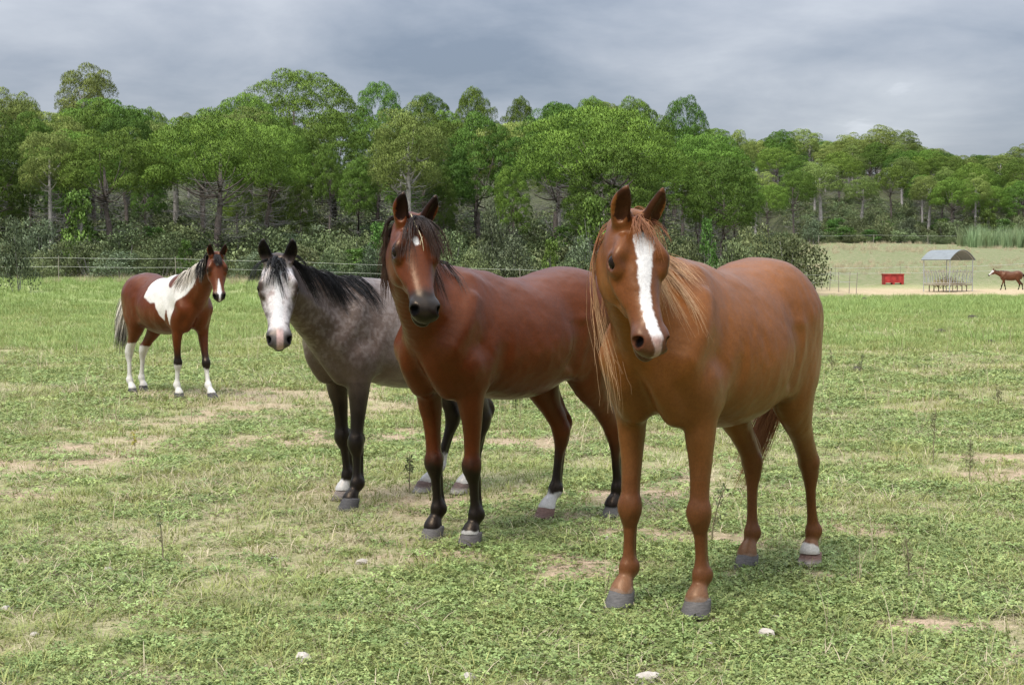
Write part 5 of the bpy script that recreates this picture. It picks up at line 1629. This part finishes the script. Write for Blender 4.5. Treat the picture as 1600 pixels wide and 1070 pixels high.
def scatter_group(name, protos):
    """geometry nodes: instances of the protos on the points of a mesh"""
    col = bpy.data.collections.new(name + '_kinds')
    for i, me in enumerate(protos):
        col.objects.link(bpy.data.objects.new('%s_kind_%d' % (name, i), me))
    ng = bpy.data.node_groups.new(name, 'GeometryNodeTree')
    ng.interface.new_socket('Geometry', in_out='INPUT', socket_type='NodeSocketGeometry')
    ng.interface.new_socket('Geometry', in_out='OUTPUT', socket_type='NodeSocketGeometry')
    N = ng.nodes.new; Lk = ng.links.new
    gi = N('NodeGroupInput'); go = N('NodeGroupOutput')
    ci = N('GeometryNodeCollectionInfo'); ci.inputs['Collection'].default_value = col
    ci.inputs['Separate Children'].default_value = True; ci.inputs['Reset Children'].default_value = True
    ip = N('GeometryNodeInstanceOnPoints'); ip.inputs['Pick Instance'].default_value = True
    def attr(nm, t):
        a = N('GeometryNodeInputNamedAttribute'); a.data_type = t; a.inputs['Name'].default_value = nm; return a.outputs[0]
    rot = N('ShaderNodeCombineXYZ'); Lk(attr('rotz', 'FLOAT'), rot.inputs[2])
    sc = attr('scl', 'FLOAT')
    Lk(gi.outputs[0], ip.inputs['Points']); Lk(ci.outputs[0], ip.inputs['Instance'])
    Lk(attr('idx', 'INT'), ip.inputs['Instance Index'])
    e2r = N('FunctionNodeEulerToRotation'); Lk(rot.outputs[0], e2r.inputs[0]); Lk(e2r.outputs[0], ip.inputs['Rotation'])
    Lk(sc, ip.inputs['Scale'])
    Lk(ip.outputs[0], go.inputs[0])
    return ng
def scatter(name, protos, P, scl, rng, label, cat='grass'):
    n = len(P)
    me = bpy.data.meshes.new(name)
    me.vertices.add(n); me.vertices.foreach_set('co', np.asarray(P, np.float32).ravel())
    for k, t, v in (('rotz', 'FLOAT', rng.uniform(0, 6.283, n).astype(np.float32)), ('scl', 'FLOAT', np.asarray(scl, np.float32)), ('idx', 'INT', rng.integers(0, len(protos), n).astype(np.int32))):
        a = me.attributes.new(k, t, 'POINT'); a.data.foreach_set('value', v)
    me.update()
    o = obj(name, me)
    md = o.modifiers.new('scatter', 'NODES'); md.node_group = scatter_group(name, protos)
    tag(o, label, cat, kind='stuff')
    return o
def strip(rng, y0, y1, dens, xl=None):
    """random spots over the part of the pasture between two depths that can be seen, with a margin"""
    w0 = .37 * y1 + 1.2
    n = int(2 * w0 * (y1 - y0) * dens)
    x = rng.uniform(-w0, w0, n); y = rng.uniform(y0, y1, n)
    k = np.abs(x) < .37 * y + 1.2
    return x[k], y[k]
grng = np.random.default_rng(99)
CLO = [clover_mesh(501 + i, 34, .09, .032, .0138) for i in range(5)]
GRA = [grass_mesh(511 + i, 24, .08, .05, .004, M_GRASS, 1.3) for i in range(4)]
DRY = [grass_mesh(521 + i, 16, .10, .062, .003, M_DRY, 2.2) for i in range(4)]
LUS = [grass_mesh(531 + i, 40, .16, .11, .008, M_LUSH, .7) for i in range(3)]
STK = [grass_mesh(541 + i, 5, .05, .36, .0032, M_DRY, .45, 5) for i in range(5)]
TAL = [grass_mesh(551 + i, 60, .35, .65, .012, M_DRY, .45, 4) for i in range(3)]
def cover(zones, sel):
    xs = []; ys = []; ss = []
    for y0, y1, dens, sc in zones:
        x, y = strip(grng, y0, y1, dens)
        so, sa, dr, lu, fo_ = ground_masks(x, y)
        p = sel(x, y, so, sa, dr, lu, fo_)
        k = grng.random(len(x)) < p
        xs.append(x[k]); ys.append(y[k]); ss.append(sc * grng.uniform(.65, 1.35, k.sum()))
    x, y, s = np.concatenate(xs), np.concatenate(ys), np.concatenate(ss)
    return np.stack([x, y, ground_z(x, y)], 1), s
def patchy(x, y, sc, lo, hi, seed): return sstep(lo, hi, fbm(np.stack([x, y], 1), sc, 4, seed))
P, s = cover([(4.3, 9, 470, .95), (9, 15, 210, 1.2), (15, 26, 52, 1.8)], lambda x, y, so, sa, dr, lu, fo_: (1 - .82 * so) * (.10 + .90 * patchy(x, y, .9, .40, .58, 121)) * (1 - .45 * dr))
scatter('clover', CLO, P, s, grng, 'low clover and small weeds covering the pasture', 'clover')
P, s = cover([(4.3, 9, 170, 1.0), (9, 16, 120, 1.2), (16, 30, 45, 1.8), (30, 52, 14, 2.6)], lambda x, y, so, sa, dr, lu, fo_: (1 - .93 * so) * (.35 + .65 * patchy(x, y, .6, .38, .6, 131)))
scatter('grass', GRA, P, s, grng, 'short grazed grass of the pasture')
P, s = cover([(4.3, 9, 60, 1.0), (9, 16, 60, 1.2), (16, 30, 22, 1.8), (30, 52, 6, 2.4)], lambda x, y, so, sa, dr, lu, fo_: (1 - .75 * so) * (.15 + .85 * patchy(x, y, .7, .42, .62, 141)) * (.35 + .65 * dr) * (1 - .7 * lu))
scatter('dry_grass', DRY, P, s, grng, 'dry straw-coloured grass lying between the clover')
P, s = cover([(26, 46, 12, 1.4), (46, 84, 5, 2.0)], lambda x, y, so, sa, dr, lu, fo_: lu * (1 - sa) * (1 - so))
scatter('lush_grass', LUS, P, s, grng, 'fresh green grass of the far pasture')
P, s = cover([(4.3, 9, 8, .7), (9, 16, 8, .8), (16, 30, 2.0, 1.1)], lambda x, y, so, sa, dr, lu, fo_: np.clip(.75 * patchy(x, y, .5, .45, .62, 151) + .8 * sstep(1.2, 2.4, x) * sstep(8, 10, y) * sstep(20, 15, y) * patchy(x, y, 1.1, .42, .6, 152), 0, 1))
scatter('grass_stalks', STK, P, s, grng, 'thin dry grass stalks standing in the pasture')
x = np.concatenate([grng.uniform(-40, 18, 900), grng.uniform(26, 110, 2600)]); 
y = np.concatenate([grng.uniform(66, 86, 900), grng.uniform(146, 256, 2600)])
k = grng.random(len(x)) < patchy(x, y, .12, .40, .6, 161) * np.where(x < 20, sstep(66, 76, y), 1)
x, y = x[k], y[k]
k = forest_in(x, y) < 2; x, y = x[k], y[k]
scatter('tall_dry_grass', TAL, np.stack([x, y, height(x, y)], 1), grng.uniform(.5, 1.1, len(x)) * np.where(x < 20, .8, 1.0), grng, 'tall dry grass along the fence and in the upper meadow')
# undergrowth on the floor of the wood
UND = [bush_proto(601 + i, 1.2, 1.1, 12, M_SCRUB, .13, per=60, stems=1)[1] for i in range(3)]
x = np.concatenate([grng.uniform(-60, 26, 2600), grng.uniform(12, 56, 800), grng.uniform(50, 150, 1800)]); y = np.concatenate([grng.uniform(82, 150, 2600), grng.uniform(100, 262, 800), grng.uniform(258, 330, 1800)])
k = forest_in(x, y) > 1.5; x, y = x[k], y[k]
scatter('undergrowth', UND, np.stack([x, y, height(x, y)], 1), grng.uniform(.6, 1.7, len(x)), grng, 'dense dark undergrowth on the floor of the wood', 'undergrowth')
# cane thicket on the right
M_CANE = leaf_mat('cane_leaf', (.17, .23, .10), (.34, .42, .22), trans=.2)
CAN = [grass_mesh(611 + i, 70, .6, 3.3, .10, M_CANE, .25, 4) for i in range(3)]
x = grng.uniform(74, 98, 150); y = grng.uniform(236, 246, 150)
scatter('cane_thicket', CAN, np.stack([x, y, height(x, y)], 1), grng.uniform(.75, 1.15, 150), grng, 'pale green cane thicket at the edge of the upper meadow', 'cane')

# ---- stones, droppings, single weeds
M_LIME = simple_mat('limestone', (.42, .37, .31), .9, 0, .25, 20.0, .5)
M_DUNG = simple_mat('dung', (.05, .042, .03), .95, 0, .4, 30.0, .6)
def stone(px, py, r, label, mat=M_LIME, name='stone', cat='stone', grp='pale stones lying in the grass', flat=.55):
    rng = np.random.default_rng(int(px * 7 + py))
    g = ground_pix(px, py)
    import bmesh
    bm = bmesh.new(); bmesh.ops.create_icosphere(bm, subdivisions=2, radius=1)
    V = np.array([v.co for v in bm.verts]); n = fbm(V + rng.uniform(0, 50, 3), 1.3, 3, 5)
    for v, q in zip(bm.verts, n): v.co = v.co * (0.55 + .9 * q); v.co.x *= r * rng.uniform(.98, 1.02); v.co.y *= r * .8; v.co.z *= r * flat
    me = bpy.data.meshes.new(name); bm.to_mesh(me); bm.free(); me.materials.append(mat)
    o = obj(name, me, None, (g.x, g.y, hz(g.x, g.y) + r * flat * .35)); o.rotation_euler = (0, 0, rng.uniform(0, 6))
    tag(o, label, cat, grp)
PAL = 'pale limestone pebble half hidden in the clover'
for px, py, r in [(16, 926, .045), (8, 954, .05), (54, 992, .03), (428, 874, .035), (566, 880, .05), (169, 890, .035), (637, 1011, .05), (947, 842, .04), (1110, 1010, .04), (1210, 968, .045), (700, 905, .03), (600, 830, .03), (1320, 905, .03), (770, 842, .03), (1440, 1000, .03)]:
    stone(px, py, r * .62, PAL)
stone(473, 1033, 0.042, 'larger whitish stone lying alone in clover with a flat top')
stone(1012, 1062, .055, 'broad pale stone sunk in the clover before the chestnut horse', flat=.4)
stone(730, 1064, .045, 'cream stone half buried at the foot of a dry stalk', flat=.45)
stone(1198, 994, .034, 'angular white stone near the front hoof of the chestnut horse', flat=.8)
for px, py, r in [(1548, 537, .10), (1340, 581, .10), (1519, 499, .16), (1420, 482, .18), (1350, 470, .2), (430, 440, .3), (250, 448, .28), (1230, 506, .12), (1470, 520, .12)]:
    stone(px, py, r, 'small dark heap of horse dung on the grass', M_DUNG, 'dung_heap', 'dung', 'dung heaps in the pasture', .6)
M_WEED = simple_mat('weed_stem', (.20, .17, .10), .9, 0, .3, 20.0)
M_WLEAF = leaf_mat('weed_leaf', (.10, .12, .05), (.24, .25, .12))
def weed(px, py, top, label, seed, bushy=1.0, flower=None):
    rng = np.random.default_rng(seed)
    g = ground_pix(px, py); h = (py - top) / FPX * g.y
    e = empty('weed', (g.x, g.y, 0)); tag(e, label, 'weed', 'single tall weeds in the pasture')
    mb = MB(); tips = []
    ln = rng.normal(0, .10, 2)
    main = [Vector((ln[0] * h * t * t, ln[1] * h * t * t, h * t)) for t in (0, .3, .6, .85, 1)]
    mb.tube(main, [.0045, .004, .0032, .0025, .0015], 5)
    V = []; 
    for i in range(int(14 * bushy)):
        t = rng.uniform(.25, .95); p = Vector((ln[0] * h * t * t, ln[1] * h * t * t, h * t))
        a = rng.uniform(0, 6.28); L = h * .28 * (1.15 - t) * rng.uniform(.6, 1.3)
        q = p + Vector((math.cos(a) * L * .7, math.sin(a) * L * .7, L))
        mb.tube([p, p * .5 + q * .5 + Vector((0, 0, -L * .12)), q], [.0022, .0018, .001], 4)
        for k in range(6):
            u = rng.uniform(.3, 1.05); c = np.array(p + (q - p) * min(u, 1)); d = rng.normal(0, 1, 3); d /= np.linalg.norm(d); b = np.cross(d, rng.normal(0, 1, 3)); b /= np.linalg.norm(b)
            s_ = .016 * rng.uniform(.6, 1.4)
            V += [c, c + d * s_ + b * s_ * .3, c + d * s_ * 1.8, c + d * s_ - b * s_ * .3]
    mb.build('stem', M_WEED, e)
    obj('leaf_sprays', mesh_np('leaf_sprays', np.array(V), np.arange(len(V)).reshape(-1, 4), flower or M_WLEAF, smooth=False, attrs={'tint': rng.random(len(V))}), e)
M_YELLOW = leaf_mat('yellow_flower', (.30, .32, .06), (.55, .50, .08))
weed(1515, 752, 688, 'branching dry weed standing alone right of the bare soil patch', 1)
weed(1458, 724, 640, 'tall wispy brown weed stalk growing in dry grass', 2, .8)
weed(1112, 848, 752, 'slender dark weed stalk rising between the legs of the chestnut horse', 3, .6)
weed(211, 703, 676, 'small yellow-flowered weed on bare soil', 4, .7, M_YELLOW)
weed(1300, 585, 545, 'low twiggy dead weed behind the rump of the chestnut horse', 5, 1.3)
weed(1345, 588, 555, 'low twiggy dead weed leaning over short grass', 6, 1.2)
weed(640, 770, 708, 'thin dry weed beside the hind hooves of the grey horse', 7, .6)
weed(1560, 640, 598, 'thin brown weed in the dry meadow grass', 8, .8)
weed(255, 880, 800, 'pale dry weed stalk among clover in the open foreground', 9, .4)
weed(1420, 905, 835, 'short dark weed stalk in clover beyond the white hoof', 10, .5)
